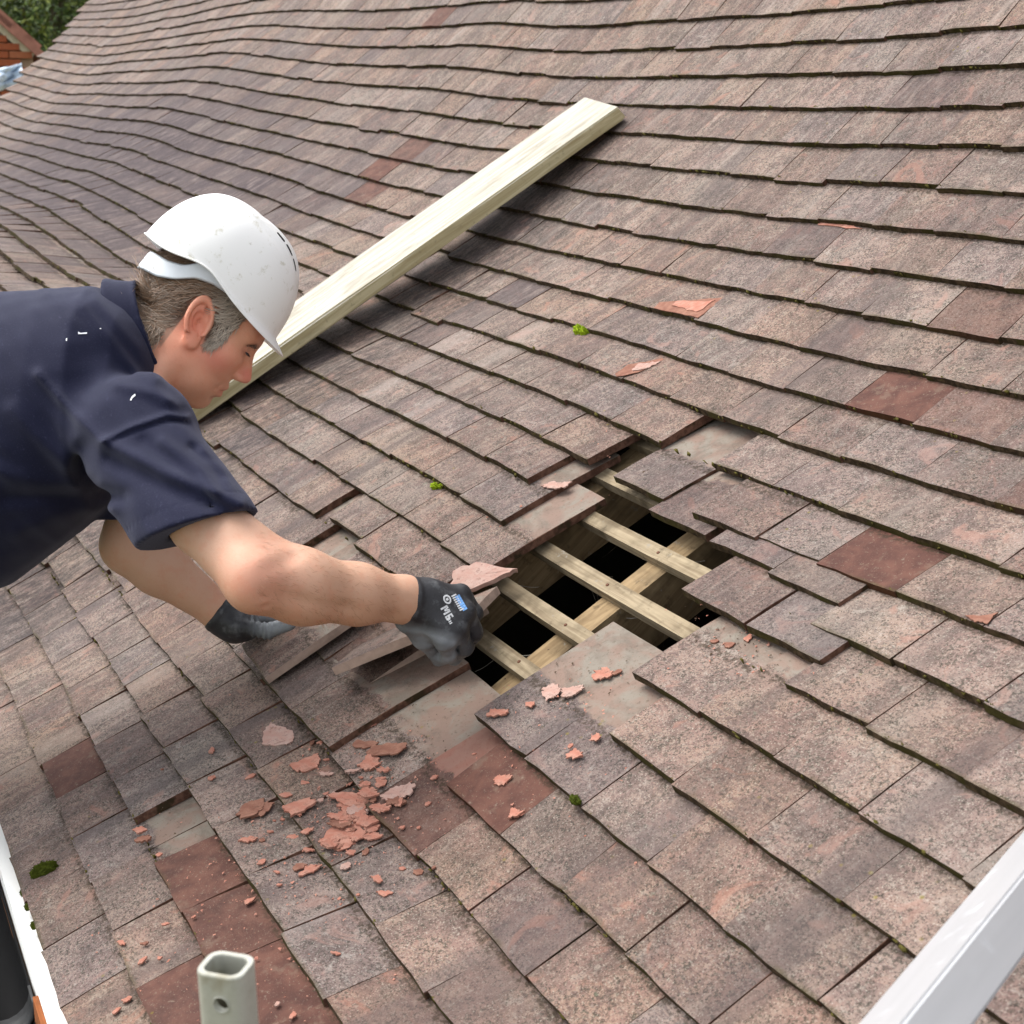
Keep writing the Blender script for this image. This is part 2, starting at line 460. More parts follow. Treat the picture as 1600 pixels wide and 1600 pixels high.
def tile_data(name, V, F, uv, mi):
    me = bpy.data.meshes.new(name)
    me.from_pydata([tuple(v) for v in V], [], F)
    me.polygons.foreach_set('material_index', mi)
    l = me.uv_layers.new(name='UVMap')
    idx = np.empty(len(me.loops), int); me.loops.foreach_get('vertex_index', idx)
    l.data.foreach_set('uv', np.array(uv, float)[idx].ravel())
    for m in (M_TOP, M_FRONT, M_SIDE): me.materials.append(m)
    me.update()
    return me
VARS = [tile_mesh(s) for s in range(12)]
VDATA = [tile_data('tile_%d' % i, *v) for i, v in enumerate(VARS)]
HALF = [tile_mesh(s+50, w=W*.5) for s in range(3)]

ROOF = empty('tiled_roof', (0, 0, EAVE))
tag(ROOF, 'sagging roof of weathered pinkish grey clay tiles with a hole opened in it', 'roof', kind='thing')

PH = {0: .5, 1: .0, 2: .45, 3: .5, 4: .0, 5: .48, 6: .0, 7: .49, 8: .05, 9: .6, 10: .03, 11: .65, 12: .05, 13: .63, 14: 0., 15: .4, 16: 0., 17: .45}
def phase(c):
    return PH.get(c, .0 if c % 2 == 0 else .47)
NC = 34
U_END = 1.45
def verge(c):
    return float(np.clip(-9.62-(c-19)*.085, -10.55, -9.3))
GONE = {(13, -4), (12, -4), (12, -3), (12, -2), (11, -5+0), (11, -4), (11, -3), (11, -2), (11, -1),
        (10, -4), (10, -3), (10, -2), (10, -1), (10, 0), (9, -4), (9, -3), (9, -2),
        (8, -7), (8, -6), (8, -5), (8, -4), (8, -3), (8, -2), (8, -1), (7, -7), (7, -5), (7, -4), (7, -3),
        (6, -4), (6, -3), (6, -2), (5, -5), (5, -4), (2, -4)}
REDS = {(15, -2): 1, (12, 0): 1, (6, -1): 1, (5, -2): .75, (2, -3): .95, (2, -2): .9, (2, -1): 1, (2, 0): 1, (1, -1): .95, (1, -6): 1, (18, -18): 1, (17, -18): .9,
        (19, -18): .8, (25, -22): .9, (17, -2): .5, (15, -1): .45, (14, 1): .35, (1, 0): .6}
def tone_for(c, k, u, v, r):
    g = REDS.get((c, k), 0.0)
    b = 0.0
    d = math.exp(-((u+5.4)/2.3)**2) * math.exp(-((v-1.4)/.65)**2)
    b = min(1, max(0, d*1.35 + r.normal(0, .14)))
    if u > -3: b = max(0, r.normal(-.25, .3)); b = min(b, .75)
    return (float(r.uniform(0, 1)), float(g), float(b))
def place(uL, w, v, r, dv=0.0, lift=0.0, rot=0.0, calm=1.0):
    """rigid frame of a tile whose lower edge starts at uL on the course line v"""
    um = uL+w/2
    v = v+dv
    L, R = surf(uL, v), surf(uL+w, v)
    x = R-L; x /= np.linalg.norm(x)
    o0 = surf(um, v)
    y = surf(um, v+G)-o0; y -= x*(x@y); y /= np.linalg.norm(y)
    z = np.cross(x, y)
    lean = LEAN
    for q in (.17, .24):                       # a tile never stands proud of the courses that lap it
        d = surf(um, v+q)-o0
        lean = max(lean, -(d@z)/q+LEAN*.97)
    y = y-z*lean; y /= np.linalg.norm(y)
    z = np.cross(x, y)
    rz = rot + r.normal(0, .0065)*calm
    rx = r.normal(0, .005)*calm
    ry = r.normal(0, .0032)*calm
    M = mat4((L+R)/2+z*(lift+abs(r.normal(0, .0007))*calm), x, y, z)
    return M @ Matrix.Rotation(rz, 4, 'Z') @ Matrix.Rotation(rx, 4, 'X') @ Matrix.Rotation(ry, 4, 'Y')
TILES = []          # (matrix, variant, tone, projected area)
tr = np.random.default_rng(11)
def area(M, w=W):
    P = np.array([M @ Vector(p) for p in ((-w/2, 0, 0), (w/2, 0, 0), (w/2, G, 0), (-w/2, G, 0))])
    x, y, z = project(P)
    if z.min() < .2: return 0.0
    m = 60
    if x.max() < -m or x.min() > 1600+m or y.max() < -m or y.min() > 1600+m: return 0.0
    return 0.5*abs(sum(x[i]*y[(i+1) % 4]-x[(i+1) % 4]*y[i] for i in range(4)))
for c in range(NC):
    v = c*G
    k0 = math.ceil((verge(c)-phase(c)*W)/W-.2)
    k1 = int((U_END-phase(c)*W)/W)
    jit = tr.normal(0, .0015)
    for k in range(k0, k1):
        uL = (k+phase(c))*W
        dv = tr.normal(0, .0019) + (tr.normal(0, .006) if tr.random() < .07 else 0)
        lift = 0.0
        if (c, k) in GONE:
            continue
        M = place(uL, W, v, tr, dv)
        TILES.append([M, int(tr.integers(0, 12)), tone_for(c, k, uL, v, tr), area(M), (c, k)])
# tiles round the hole that were slid or loosened
def extra(uL, v, lift=0.0, rot=0.0, tone=None, w=W):
    M = place(uL, w, v, tr, 0, lift, rot, .5)
    TILES.append([M, int(tr.integers(0, 12)), tone or (float(tr.uniform(.2, .8)), 0, 0), area(M), None])
extra(-.565, 1.195, -.004, .0, (.55, 0, .35)); extra(-.405, 1.166, -.006, 0, (.35, 0, .45))
extra(-.300, 1.190, .005, .015)
extra(-.210, 1.156, .001, .012, (.42, 0, .3)); extra(-.048, 1.146, .001, .0, (.3, 0, .3))
extra(-.152, 1.052, .002, -.01, (.35, 0, .35)); extra(.020, 1.051, .002, .0, (.4, 0, .3))
extra(-1.083, .815, .003, .03); extra(-.922, .800, .003, .0, (.45, 0, 0)); extra(-.772, .802, .003, 0, (.5, 0, 0))
extra(-.745, .502, .010, .0, (.3, 0, .2)); extra(-.578, .504, .011, .01, (.25, 0, .1))

TILES.sort(key=lambda t: -t[3])
NSING = 292
for M, vi, tone, ar, ck in TILES[:NSING]:
    o = link('tile', VDATA[vi], None, ROOF)
    o.matrix_basis = M
    o['tone'] = tone
def join_tiles(name, lst, variants, parent):
    VV, FF, UV, MI, TN = [], [], [], [], []
    n = 0
    for M, vi, tone, *_ in lst:
        V, F, uv, mi = variants[vi]
        A = np.array(M)
        VV.append(V @ A[:3, :3].T + A[:3, 3]); UV += uv; MI += mi; TN.append(np.tile(tone, (len(V), 1)))
        FF += [tuple(i+n for i in f) for f in F]; n += len(V)
    me = bpy.data.meshes.new(name)
    VV = np.concatenate(VV)
    me.from_pydata(VV.tolist(), [], FF)
    me.polygons.foreach_set('material_index', MI)
    l = me.uv_layers.new(name='UVMap')
    idx = np.empty(len(me.loops), int); me.loops.foreach_get('vertex_index', idx)
    l.data.foreach_set('uv', np.array(UV, float)[idx].ravel())
    a = me.attributes.new('gtone', 'FLOAT_VECTOR', 'POINT')
    a.data.foreach_set('vector', np.concatenate(TN).astype(np.float32).ravel())
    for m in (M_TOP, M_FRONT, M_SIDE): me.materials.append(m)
    me.update()
    return link(name, me, None, parent)
o = join_tiles('tile_field', TILES[NSING:], VARS, ROOF)
tag(o, kind='stuff')
# half tiles closing the far verge on every other course
hl = []
for c in range(1, NC, 2):
    uL = (math.ceil((verge(c)-phase(c)*W)/W-.2)+phase(c)-.5)*W
    hl.append([place(uL, W*.5, c*G, tr), int(tr.integers(0, 3)), tone_for(c, 0, uL, c*G, tr)])
o = join_tiles('verge_tile', hl, HALF, ROOF)
tag(o, kind='stuff')

# ------------------------------------------------------------------ timber under the tiles
def timber(name, a, b, s=1.0):
    t = NT(name)
    q = t.obj()
    gr = t.noise(t.mapping(q, sc=(4, 90, 90)), s, 5, .6, .8)
    bl = t.noise(q, 9, 4, .6)
    c = t.mix(t.step(gr, .3, .7), alb(*a, .72), alb(*b, .72))
    c = t.mix(t.math('MULTIPLY', t.step(bl, .46, .66), .6), c, alb(100, 84, 62))
    c = t.mix(t.math('MULTIPLY', t.step(t.noise(q, 30, 5, .7), .55, .68), .5), c, alb(84, 70, 52))
    c = t.mix(t.math('MULTIPLY', t.step(t.noise(q, 46, 4, .7), .62, .7), .6), c, alb(206, 198, 184))
    t.bump(gr, .4, .0015)
    return t.done(c, .85, .2)
M_BATTEN = timber('sawn_batten', (138, 122, 98), (178, 162, 134))
M_RAFTER = timber('old_rafter', (140, 117, 86), (172, 148, 112))
def strip(name, us, v, n_top, half, thick, mats, parent, along_v=False):
    """a lath following the roof: along the course (us samples, fixed v) or up the slope (v samples, fixed u)"""
    V, F = [], []
    pts = us
    for s in pts:
        if along_v:
            o, x, y, z = frame(v, s, 0)
            sx = x
        else:
            o, x, y, z = frame(s, v, 0)
            sx = y
        for q, nn in ((-half, n_top), (half, n_top), (half, n_top-thick), (-half, n_top-thick)):
            V.append(o+sx*q+z*nn)
    V = np.array(V)
    for i in range(len(pts)-1):
        for k in range(4):
            F.append((i*4+k, i*4+(k+1) % 4, (i+1)*4+(k+1) % 4, (i+1)*4+k))
    F.append((0, 1, 2, 3)); e = (len(pts)-1)*4; F.append((e+3, e+2, e+1, e))
    c = V.mean(0)
    # own axes along the piece so that the grain runs lengthwise
    d = V[-4]-V[0]; d /= np.linalg.norm(d)
    z = np.cross(d, [0.31, .42, .85]); z /= np.linalg.norm(z); y = np.cross(z, d)
    me = mesh(name, (V-c) @ np.stack([d, y, z], 1), F)
    bm = bmesh.new(); bm.from_mesh(me); bmesh.ops.recalc_face_normals(bm, faces=bm.faces); bm.to_mesh(me); bm.free()
    o = link(name, me, mats, parent)
    o.matrix_basis = mat4(c, d, y, z)
    return o
for i in range(0, 33):
    v = .021+.1*i+(0.0 if i != 12 else -.004)
    if v > 3.35: break
    us = np.arange(-9.2, U_END-.05, .55)
    if 0.55 < v < 1.5:
        us = np.concatenate([np.arange(-9.2, -1.3, .7), np.arange(-1.2, .3, .12), np.arange(.4, U_END, .3)])
    strip('batten', us, v, -.0455, .0145, .019, M_BATTEN, ROOF)
# nail heads where the battens cross the two rafters in the hole
M_NAIL = flat('rusty_nail', (92, 58, 40), .8, .3, 200)
nm = None
for bu in (-.339, -.672):
    for bv in (.821, .921, 1.021, 1.121, 1.217):
        o, x, y, z = frame(bu+tr.normal(0, .006), bv+tr.normal(0, .003))
        if nm is None:
            bb = bmesh.new(); bmesh.ops.create_cone(bb, segments=10, radius1=.0034, radius2=.0028, depth=.0016, cap_ends=True); nm = bpy.data.meshes.new('nail'); bb.to_mesh(nm); bb.free(); nm.materials.append(M_NAIL)
        link('nail', nm, None, ROOF).matrix_basis = mat4(o+z*-.0449, x, y, z)
for i in range(-27, 6):
    u = -.339+.333*i
    strip('rafter', np.arange(.0, 3.35, .16), u, -.0655, .0285, .105, M_RAFTER, ROOF, True)

# ------------------------------------------------------------------ ground, eaves, the house below
t = NT('garden_grass')
n1 = t.noise(t.pos(), 3, 6, .65); n2 = t.noise(t.pos(), 40, 4, .7)
M_GRASS = t.done(t.mix(t.step(n1, .4, .6), t.mix(n2, srgb(52, 62, 30), srgb(92, 98, 54)), t.mix(n2, srgb(84, 76, 52), srgb(118, 106, 78))), .95, .1)
gm = mesh('ground', [(-300, -300, 0), (300, -300, 0), (300, 300, 0), (-300, 300, 0)], [(0, 1, 2, 3)])
tag(link('ground', gm, M_GRASS), kind='structure')

def box(name, lo, hi, mats, parent=None, bev=0.0):
    lo = np.array(lo, float); hi = np.array(hi, float); c = (lo+hi)/2
    bm = bmesh.new()
    bmesh.ops.create_cube(bm, size=1.0)
    for v in bm.verts:
        v.co = Vector([(hi-lo)[i]*v.co[i] for i in range(3)])
    if bev: bmesh.ops.bevel(bm, geom=bm.edges[:], offset=bev, segments=2, affect='EDGES', profile=.7)
    me = bpy.data.meshes.new(name); bm.to_mesh(me); bm.free()
    o = link(name, me, mats, parent)
    o.location = c if parent is None else o.location
    if parent is not None: o.matrix_basis = Matrix.Translation(c)
    return o
def brick_mat(name, a, b, mortar):
    t = NT(name)
    x = t.n('ShaderNodeTexBrick')
    p = t.pos()
    s = t.sep(p)
    t.set(x.inputs['Vector'], t.comb(t.math('ADD', s[0], s[1]), s[2], 0.0))
    x.inputs['Scale'].default_value = 1.0; x.inputs['Brick Width'].default_value = .225; x.inputs['Row Height'].default_value = .075
    x.inputs['Mortar Size'].default_value = .008
    x.inputs['Color1'].default_value = alb(*a); x.inputs['Color2'].default_value = alb(*b); x.inputs['Mortar'].default_value = alb(*mortar)
    c = t.mix(t.math('MULTIPLY', t.noise(p, 25, 4), .35), x.outputs[0], alb(120, 80, 62))
    t.bump(x.outputs[1], -.4, .006)
    return t.done(c, .9, .15)
M_BRICK = brick_mat('brown_brick', (150, 104, 84), (172, 118, 92), (170, 160, 146))
hb = empty('house_body', (-4.2, 2.6, 0))
tag(hb, 'brown brick house walls carrying the tiled roof', 'house')
box('front_wall', (-9.4, .10, .001), (U_END-.1, .32, EAVE-.20), M_BRICK, hb)
box('gable_wall', (-9.62, .10, .002), (-9.405, 5.9, EAVE-.19), M_BRICK, hb)
box('rear_wall', (-9.4, 5.7, .003), (U_END-.1, 5.92, EAVE-.19), M_BRICK, hb)
box('ceiling', (-9.39, .33, EAVE-.16), (U_END-.12, 5.69, EAVE-.13), flat('dark_loft_plaster', (70, 62, 54), .95), hb)  # plaster coloured dark so the loft under the hole reads as shade
# far side of the roof and the near side wall of the loft
top = surf(np.array([-10.3, U_END]), np.array([3.42, 3.42]), -.05)
V = [top[0], top[1], (U_END, top[1][1]+2.6, EAVE-.1), (-10.3, top[0][1]+2.6, EAVE-.1)]
link('rear_slope', mesh('rear_slope', V, [(0, 1, 2, 3)]), flat('rear_tiles', (120, 96, 86), .9, .3, 20), ROOF)
V = [surf(U_END-.02, v, -.06) for v in np.linspace(0, 3.4, 12)]+[np.array((U_END-.02, top[1][1]+2.5, EAVE-.1)), np.array((U_END-.02, .1, EAVE-.3))]
link('loft_wall', mesh('loft_wall', V, [tuple(range(len(V)))]), M_BRICK, ROOF)
V = [surf(-9.45, v, -.07) for v in np.linspace(0, 3.4, 12)]+[np.array((-9.45, top[1][1]+2.5, EAVE-.1)), np.array((-9.45, .1, EAVE-.3))]
link('far_gable', mesh('far_gable', V, [tuple(range(len(V)))]), M_BRICK, ROOF)
# ridge tiles
def ridge_tile(i):
    u = -10.2+.33*i
    o, x, y, z = frame(u, 3.40, 0)
    V, F = [], []
    for s in (0, .325):
        for a in np.linspace(-1.5, 1.5, 9):
            V.append(o+x*s+y*(.04+.12*math.sin(a))+z*(.12*math.cos(a)-.03))
    for k in range(8): F.append((k, k+1, 9+k+1, 9+k))
    ob = link('ridge_tile', mesh('ridge_tile', V, F, True), M_SIDE, ROOF)
    md = ob.modifiers.new('s', 'SOLIDIFY'); md.thickness = .014
    ob['tone'] = (float(tr.uniform()), 0., 0.)
for i in range(35): ridge_tile(i)

# fascia board with peeling white paint, a bare block, brown soffit strip and black gutter
t = NT('peeling_white_paint')
n1 = t.noise(t.obj(), 40, 5, .7)
M_FASCIA = t.done(t.mix(t.step(n1, .64, .70), alb(236, 236, 232, 1.0), alb(160, 150, 134)), .55, .3)
M_BARE = timber('bare_orange_wood', (150, 84, 44), (178, 108, 62))
M_BROWN = timber('brown_stained_wood', (104, 66, 40), (134, 90, 60))
M_GUT = flat('black_gutter_plastic', (9, 9, 10), .75, .25, 30, .12)
def eave_bar(name, u0, u1, y0, y1, z0, z1, mats, parent, n=24):
    """board running along the eaves; y outward (down-slope is negative) and z above the tile edge, both horizontal/vertical"""
    us = np.linspace(u0, u1, n); V, F = [], []
    for u in us:
        p = surf(u, 0, 0)
        for yy, zz in ((y0, z0), (y1, z0), (y1, z1), (y0, z1)):
            V.append((p[0], p[1]+yy, p[2]+zz))
    for i in range(n-1):
        for k in range(4): F.append((i*4+k, i*4+(k+1) % 4, (i+1)*4+(k+1) % 4, (i+1)*4+k))
    F += [(0, 1, 2, 3), ((n-1)*4+3, (n-1)*4+2, (n-1)*4+1, (n-1)*4)]
    me = mesh(name, V, F)
    bm = bmesh.new(); bm.from_mesh(me); bmesh.ops.recalc_face_normals(bm, faces=bm.faces); bm.to_mesh(me); bm.free()
    return link(name, me, mats, parent)
eave_bar('fascia', -9.3, U_END, -.019, .012, -.20, -.030, M_FASCIA, ROOF, 60)
eave_bar('bare_block', -.345, -.262, -.027, -.0192, -.15, -.034, M_BARE, ROOF, 4)
eave_bar('soffit_strip', -1.4, -.15, -.0245, -.0195, -.10, -.062, M_BROWN, ROOF, 12)
def gutter(u0, u1, r, dy, dz, thick, name, mats, parent, n=40, a0=-.15, a1=math.pi+.15):
    us = np.linspace(u0, u1, n); V, F = [], []
    m = 12
    for u in us:
        p = surf(u, 0, 0)
        for a in np.linspace(a0, a1, m):
            V.append((p[0], p[1]+dy+r*math.cos(a), p[2]+dz-r*math.sin(a)))
    for i in range(n-1):
        for k in range(m-1): F.append((i*m+k, i*m+k+1, (i+1)*m+k+1, (i+1)*m+k))
    o = link(name, mesh(name, V, F, True), mats, parent)
    md = o.modifiers.new('s', 'SOLIDIFY'); md.thickness = thick
    return o
gt = gutter(-9.3, U_END, .040, -.064, -.060, .003, 'gutter', M_GUT, ROOF, 60)
gutter(-.400, -.350, .0375, -.064, -.056, .004, 'gutter_union', flat('worn_black_plastic', (40, 41, 42), .5, .4, 60, .4), gt, 4, -.25, math.pi+.25)
for u in (-2.4, -1.4, .7): gutter(u, u+.025, .044, -.064, -.059, .004, 'gutter_bracket', M_GUT, gt, 3)

# ------------------------------------------------------------------ scaffold board
t = NT('bleached_board')
q = t.obj()
gr = t.noise(t.mapping(q, sc=(3.5, 70, 70)), 1.0, 6, .6, 1.0)
c = t.mix(t.step(gr, .3, .72), alb(206, 198, 178, .46), alb(242, 238, 226, .50))
wy = t.step(t.sep(t.n('ShaderNodeTexCoord').outputs['Normal'])[2], .5, .2)
c = t.mix(t.math('MULTIPLY', wy, .85), c, t.mix(t.step(gr, .35, .65), alb(196, 180, 132, .7), alb(226, 214, 170, .75)))
c = t.mix(t.math('MULTIPLY', t.step(t.noise(t.mapping(q, sc=(5, 20, 20)), 1, 5), .56, .68), .5), c, alb(178, 166, 136))
kn = t.step(t.voro(t.mapping(q, sc=(2.2, 5.5, 5.5)), 1.0), .10, .04)
c = t.mix(t.math('MULTIPLY', kn, .8), c, alb(132, 108, 74))
c = t.mix(t.math('MULTIPLY', t.step(t.noise(q, 60, 5, .7), .60, .70), .4), c, alb(150, 140, 118))
t.bump(gr, .35, .0012)
M_BOARD = t.done(c, .75, .25)
def scaffold_board():
    a = surf(-1.76, 2.14, .004); b = surf(-1.966, .787, .004)
    d = b-a; d /= np.linalg.norm(d)
    length = 1.47
    zr = frame(-1.9, 1.5)[3]
    xr = np.cross(d, zr); xr /= np.linalg.norm(xr)
    if xr[0] > 0: xr = -xr                      # board lies to the far side of the measured edge
    zz = np.cross(xr, d)
    if zz @ zr < 0: zz = -zz
    bm = bmesh.new()
    bmesh.ops.create_cube(bm, size=1.0)
    for v in bm.verts:
        v.co = Vector((v.co.x*length, v.co.y*.222, v.co.z*.038))
    for cx in np.linspace(-.6, .6, 7):
        bmesh.ops.bisect_plane(bm, geom=bm.verts[:]+bm.edges[:]+bm.faces[:], plane_co=(cx, 0, 0), plane_no=(1, 0, 0))
    bmesh.ops.bevel(bm, geom=[e for e in bm.edges if len(e.link_faces) == 2 and e.calc_face_angle(0) > .5], offset=.0035, segments=2, affect='EDGES')
    r = np.random.default_rng(3)
    for v in bm.verts:
        v.co += Vector(r.normal(0, .0007, 3))
        if v.co.x < -length/2+.02: v.co.x += r.normal(0, .002)
    me = bpy.data.meshes.new('scaffold_board'); bm.to_mesh(me); bm.free()
    o = link('scaffold_board', me, M_BOARD)
    c = a+d*length/2+xr*.111+zz*.019
    o.matrix_basis = mat4(c, d, np.cross(zz, d), zz)
    tag(o, 'long pale scaffold board lying up the slope behind the hard hat', 'board')
scaffold_board()

# ------------------------------------------------------------------ aluminium rail in the near corner
t = NT('brushed_aluminium')
n1 = t.noise(t.mapping(t.obj(), sc=(3, 60, 60)), 1.0, 5, .6)
dn_ = t.step(t.noise(t.obj(), 26, 5, .7), .56, .72)
M_ALU = t.done(t.mix(n1, alb(194, 196, 199, .8), alb(214, 215, 218, .8)), t.math('MULTIPLY_ADD', dn_, .25, .32), .5, .30)
def cpt(x, y, z):
    return np.array([(x-800)/FPX*z, (y-800)/FPX*z, z])
def rail():
    """square box-section bar; nearest edge and the two edges behind it were measured"""
    def edge(p0, z0, p1, z1):
        A, B = c2w(cpt(*p0, z0)), c2w(cpt(*p1, z1))
        d = B-A
        return A-d*1.1, B+d*2.6
    M = edge((1407, 1600), 1.05, (1600, 1362), 1.26)
    Lf = edge((1341, 1600), 1.085, (1600, 1299), 1.295)
    Rt = edge((1510, 1600), 1.0733, (1600, 1497), 1.158)
    d = (M[1]-M[0])/np.linalg.norm(M[1]-M[0])
    a = Lf[0]-M[0]; a -= d*(a@d)
    b = Rt[0]-M[0]; b -= d*(b@d); a_ = a/np.linalg.norm(a); b -= a_*(a_@b); b_ = b/np.linalg.norm(b)
    w, h, L = np.linalg.norm(a), .042, np.linalg.norm(M[1]-M[0])
    bm = bmesh.new(); bmesh.ops.create_cube(bm, size=1.0)
    for v in bm.verts: v.co = Vector((v.co.x*L, v.co.y*w, v.co.z*h))
    ends = [f for f in bm.faces if abs(f.normal.x) > .9]
    bmesh.ops.inset_individual(bm, faces=ends, thickness=.003)
    for f in ends: bmesh.ops.translate(bm, verts=f.verts, vec=-f.normal*.08)
    bmesh.ops.bevel(bm, geom=[e for e in bm.edges if abs((e.verts[1].co-e.verts[0].co).normalized().x) > .9 and abs(e.verts[0].co.y) > w*.49 and abs(e.verts[0].co.z) > h*.49], offset=.003, segments=3, affect='EDGES')
    me = bpy.data.meshes.new('aluminium_rail'); bm.to_mesh(me); bm.free()
    o = link('aluminium_rail', me, M_ALU)
    c = (M[0]+M[1])/2+a_*w/2+b_*h/2
    z = np.cross(d, a_)
    o.matrix_basis = mat4(c, d, a_, z)
    tag(o, 'bright aluminium box rail crossing the bottom right corner', 'rail')
rail()

# ------------------------------------------------------------------ galvanised post top with a bolt hole
t = NT('galvanised_steel')
n1 = t.noise(t.obj(), 60, 5, .65); n2 = t.voro(t.obj(), 90)
c = t.mix(n1, alb(178, 178, 164, .62), alb(226, 226, 214, .62))
c = t.mix(t.math('MULTIPLY', t.step(t.noise(t.obj(), 22, 3), .55, .68), .5), c, alb(176, 158, 104))
t.bump(n2, .2, .001)
M_GALV = t.done(c, .5, .5, .25)
def post():
    z = 1.13
    topc = c2w(cpt(353, 1507, z))
    root = empty('steel_post', (float(topc[0]), float(topc[1]), 0.0))
    tag(root, 'galvanised hollow steel post end with a round bolt hole, near the bottom edge', 'post')
    up = np.array([0, 0, 1.0]); up = up+AXW[0]*-.012; up /= np.linalg.norm(up)
    fr = -AXW[2]-up*(-AXW[2]@up); fr /= np.linalg.norm(fr)
    rt = np.cross(up, fr)
    an = math.radians(17)
    x = rt*math.cos(an)+fr*math.sin(an); y = np.cross(up, x)     # y points away from the viewer
    def ring(w, h, r, n=6):
        P = []
        for sx, sy, a0 in ((1, 1, 0), (-1, 1, 90), (-1, -1, 180), (1, -1, 270)):
            for a in np.linspace(a0, a0+90, n):
                P.append((sx*(w/2-r)+r*math.cos(math.radians(a)), sy*(h/2-r)+r*math.sin(math.radians(a))))
        return P
    w, h, wall, L = .0395, .034, .0050, float(topc[2])
    o_, i_ = ring(w, h, .0105), ring(w-2*wall, h-2*wall, .0070)
    n = len(o_); V, F = [], []
    for P, zz in ((o_, -L), (o_, -.0012), ([(a*.97, b*.97) for a, b in o_], 0), ([(a*1.03, b*1.03) for a, b in i_], 0), (i_, -.0012), (i_, -.30)):
        V += [(a, b, zz) for a, b in P]
    for k in range(5):
        for j in range(n):
            F.append((k*n+j, k*n+(j+1) % n, (k+1)*n+(j+1) % n, (k+1)*n+j))
    me = mesh('tube', V, F, True)
    o = link('tube', me, M_GALV, root)
    o.matrix_basis = mat4(topc, x, y, up)
    cut = bmesh.new()
    bmesh.ops.create_cone(cut, segments=24, radius1=.0062, radius2=.0062, depth=.03, cap_ends=True)
    bmesh.ops.rotate(cut, verts=cut.verts, matrix=Matrix.Rotation(math.pi/2, 3, 'X'))
    bmesh.ops.translate(cut, verts=cut.verts, vec=(.003, -h/2, -.024))
    cm = bpy.data.meshes.new('cut'); cut.to_mesh(cm); cut.free()
    co = bpy.data.objects.new('cut', cm); COL.objects.link(co); co.matrix_world = o.matrix_basis.copy()
    md = o.modifiers.new('b', 'BOOLEAN'); md.object = co; md.solver = 'EXACT'; md.operation = 'DIFFERENCE'
    bpy.context.view_layer.update()
    dg = bpy.context.evaluated_depsgraph_get()
    nm = bpy.data.meshes.new_from_object(o.evaluated_get(dg))
    o.modifiers.clear(); o.data = nm
    nm.polygons.foreach_set('use_smooth', [False]*len(nm.polygons))
    nm.materials.clear(); nm.materials.append(M_GALV)
    bpy.data.objects.remove(co)
    # dark round lip of the hole, seen on the near face
    V, F = [], []
    for k in range(24):
        a = 2*math.pi*k/24
        for rr, dy in ((.0062, 0.0), (.0074, 0.0), (.0072, -.0007), (.0062, -.0006)):
            V.append((.003+rr*math.cos(a), -h/2-.0002+dy, -.024+rr*math.sin(a)))
    for k in range(24):
        for j in range(4):
            F.append((k*4+j, k*4+(j+1) % 4, ((k+1) % 24)*4+(j+1) % 4, ((k+1) % 24)*4+j))
    b = link('hole_rim', mesh('hole_rim', V, F, True), M_GALV, root)
    b.matrix_basis = mat4(topc, x, y, up)
post()

# ------------------------------------------------------------------ loose tiles and broken clay
def loose(label, M, tone, name='loose_tile', vi=3, mats=None):
    me = VDATA[vi].copy()
    me.materials[2] = M_SIDEG
    o = link(name, me, None)
    o.matrix_basis = M
    o['tone'] = tone
    return tag(o, label, 'roof tile')
def tile_at(u, v, n, rot=0, tilt=0, roll=0):
    """matrix of a tile lying on the roof, lower edge centred at (u, v)"""
    o, x, y, z = frame(u, v)
    return mat4(o+z*n, x, y, z) @ Matrix.Rotation(rot, 4, 'Z') @ Matrix.Rotation(tilt, 4, 'X') @ Matrix.Rotation(roll, 4, 'Y')
loose('tilted loose tile lying under the fingers of the bent left glove', tile_at(-.765, .508, .030, -.06, -.02, -.02), (.35, 0., .1), vi=4)
loose('mossy loose tile wedged between the gloved fist and the tilted tile', tile_at(-.600, .603, -.004, -.09, -.05, .0), (.6, .35, .1), vi=5)
# the tile gripped by the right glove, held nearly on edge
P1, P2 = surf(-.528, .591, .056), surf(-.362, .842, .062)
d = P2-P1; d /= np.linalg.norm(d)
wv = AXW[2]-AXW[1]*.085; wv -= d*(d@wv); wv /= np.linalg.norm(wv)
zz = np.cross(-wv, d)
if zz @ AXW[1] > 0: zz = -zz
xx = np.cross(d, zz)
c0 = P1-xx*(W/2 if xx @ AXW[2] < 0 else -W/2)
HELD = mat4(c0, xx, d, zz)
loose('tile held on edge in the right gloved fist over the hole', HELD, (.45, .1, .2), 'held_tile', 6)

def plate(poly, thick, seed, curl=.0, jag=.0015, sub=3):
    """irregular thin slab of clay from an outline in its own plane (metres)"""
    r = np.random.default_rng(seed)
    P = []
    n = len(poly)
    for i in range(n):
        a, b = np.array(poly[i]), np.array(poly[(i+1) % n])
        for s in np.linspace(0, 1, sub, endpoint=False):
            P.append(a+(b-a)*s+r.normal(0, jag, 2))
    P = np.array(P); m = len(P); c = P.mean(0)
    rad = np.linalg.norm(P-c, axis=1).max()
    ax = r.uniform(0, math.pi)
    def hz(p):
        q = (p-c); t_ = q[0]*math.cos(ax)+q[1]*math.sin(ax)
        return curl*rad*(t_/rad)**2
    V = [(*p, hz(p)+thick) for p in P] + [(*(c+(p-c)*.55+r.normal(0, jag, 2)), hz(c+(p-c)*.55)+thick+r.normal(0, min(.0003, thick*.08))) for p in P] + [(*c, thick)]
    V += [(*(c+(p-c)*r.uniform(.95, 1.03)), hz(p)) for p in P]
    F = []
    for i in range(m):
        j = (i+1) % m
        F += [(i, j, m+j, m+i), (m+i, m+j, 2*m), (j, i, 2*m+1+i, 2*m+1+j)]
    F.append(tuple(2*m+1+i for i in range(m-1, -1, -1)))
    return V, F
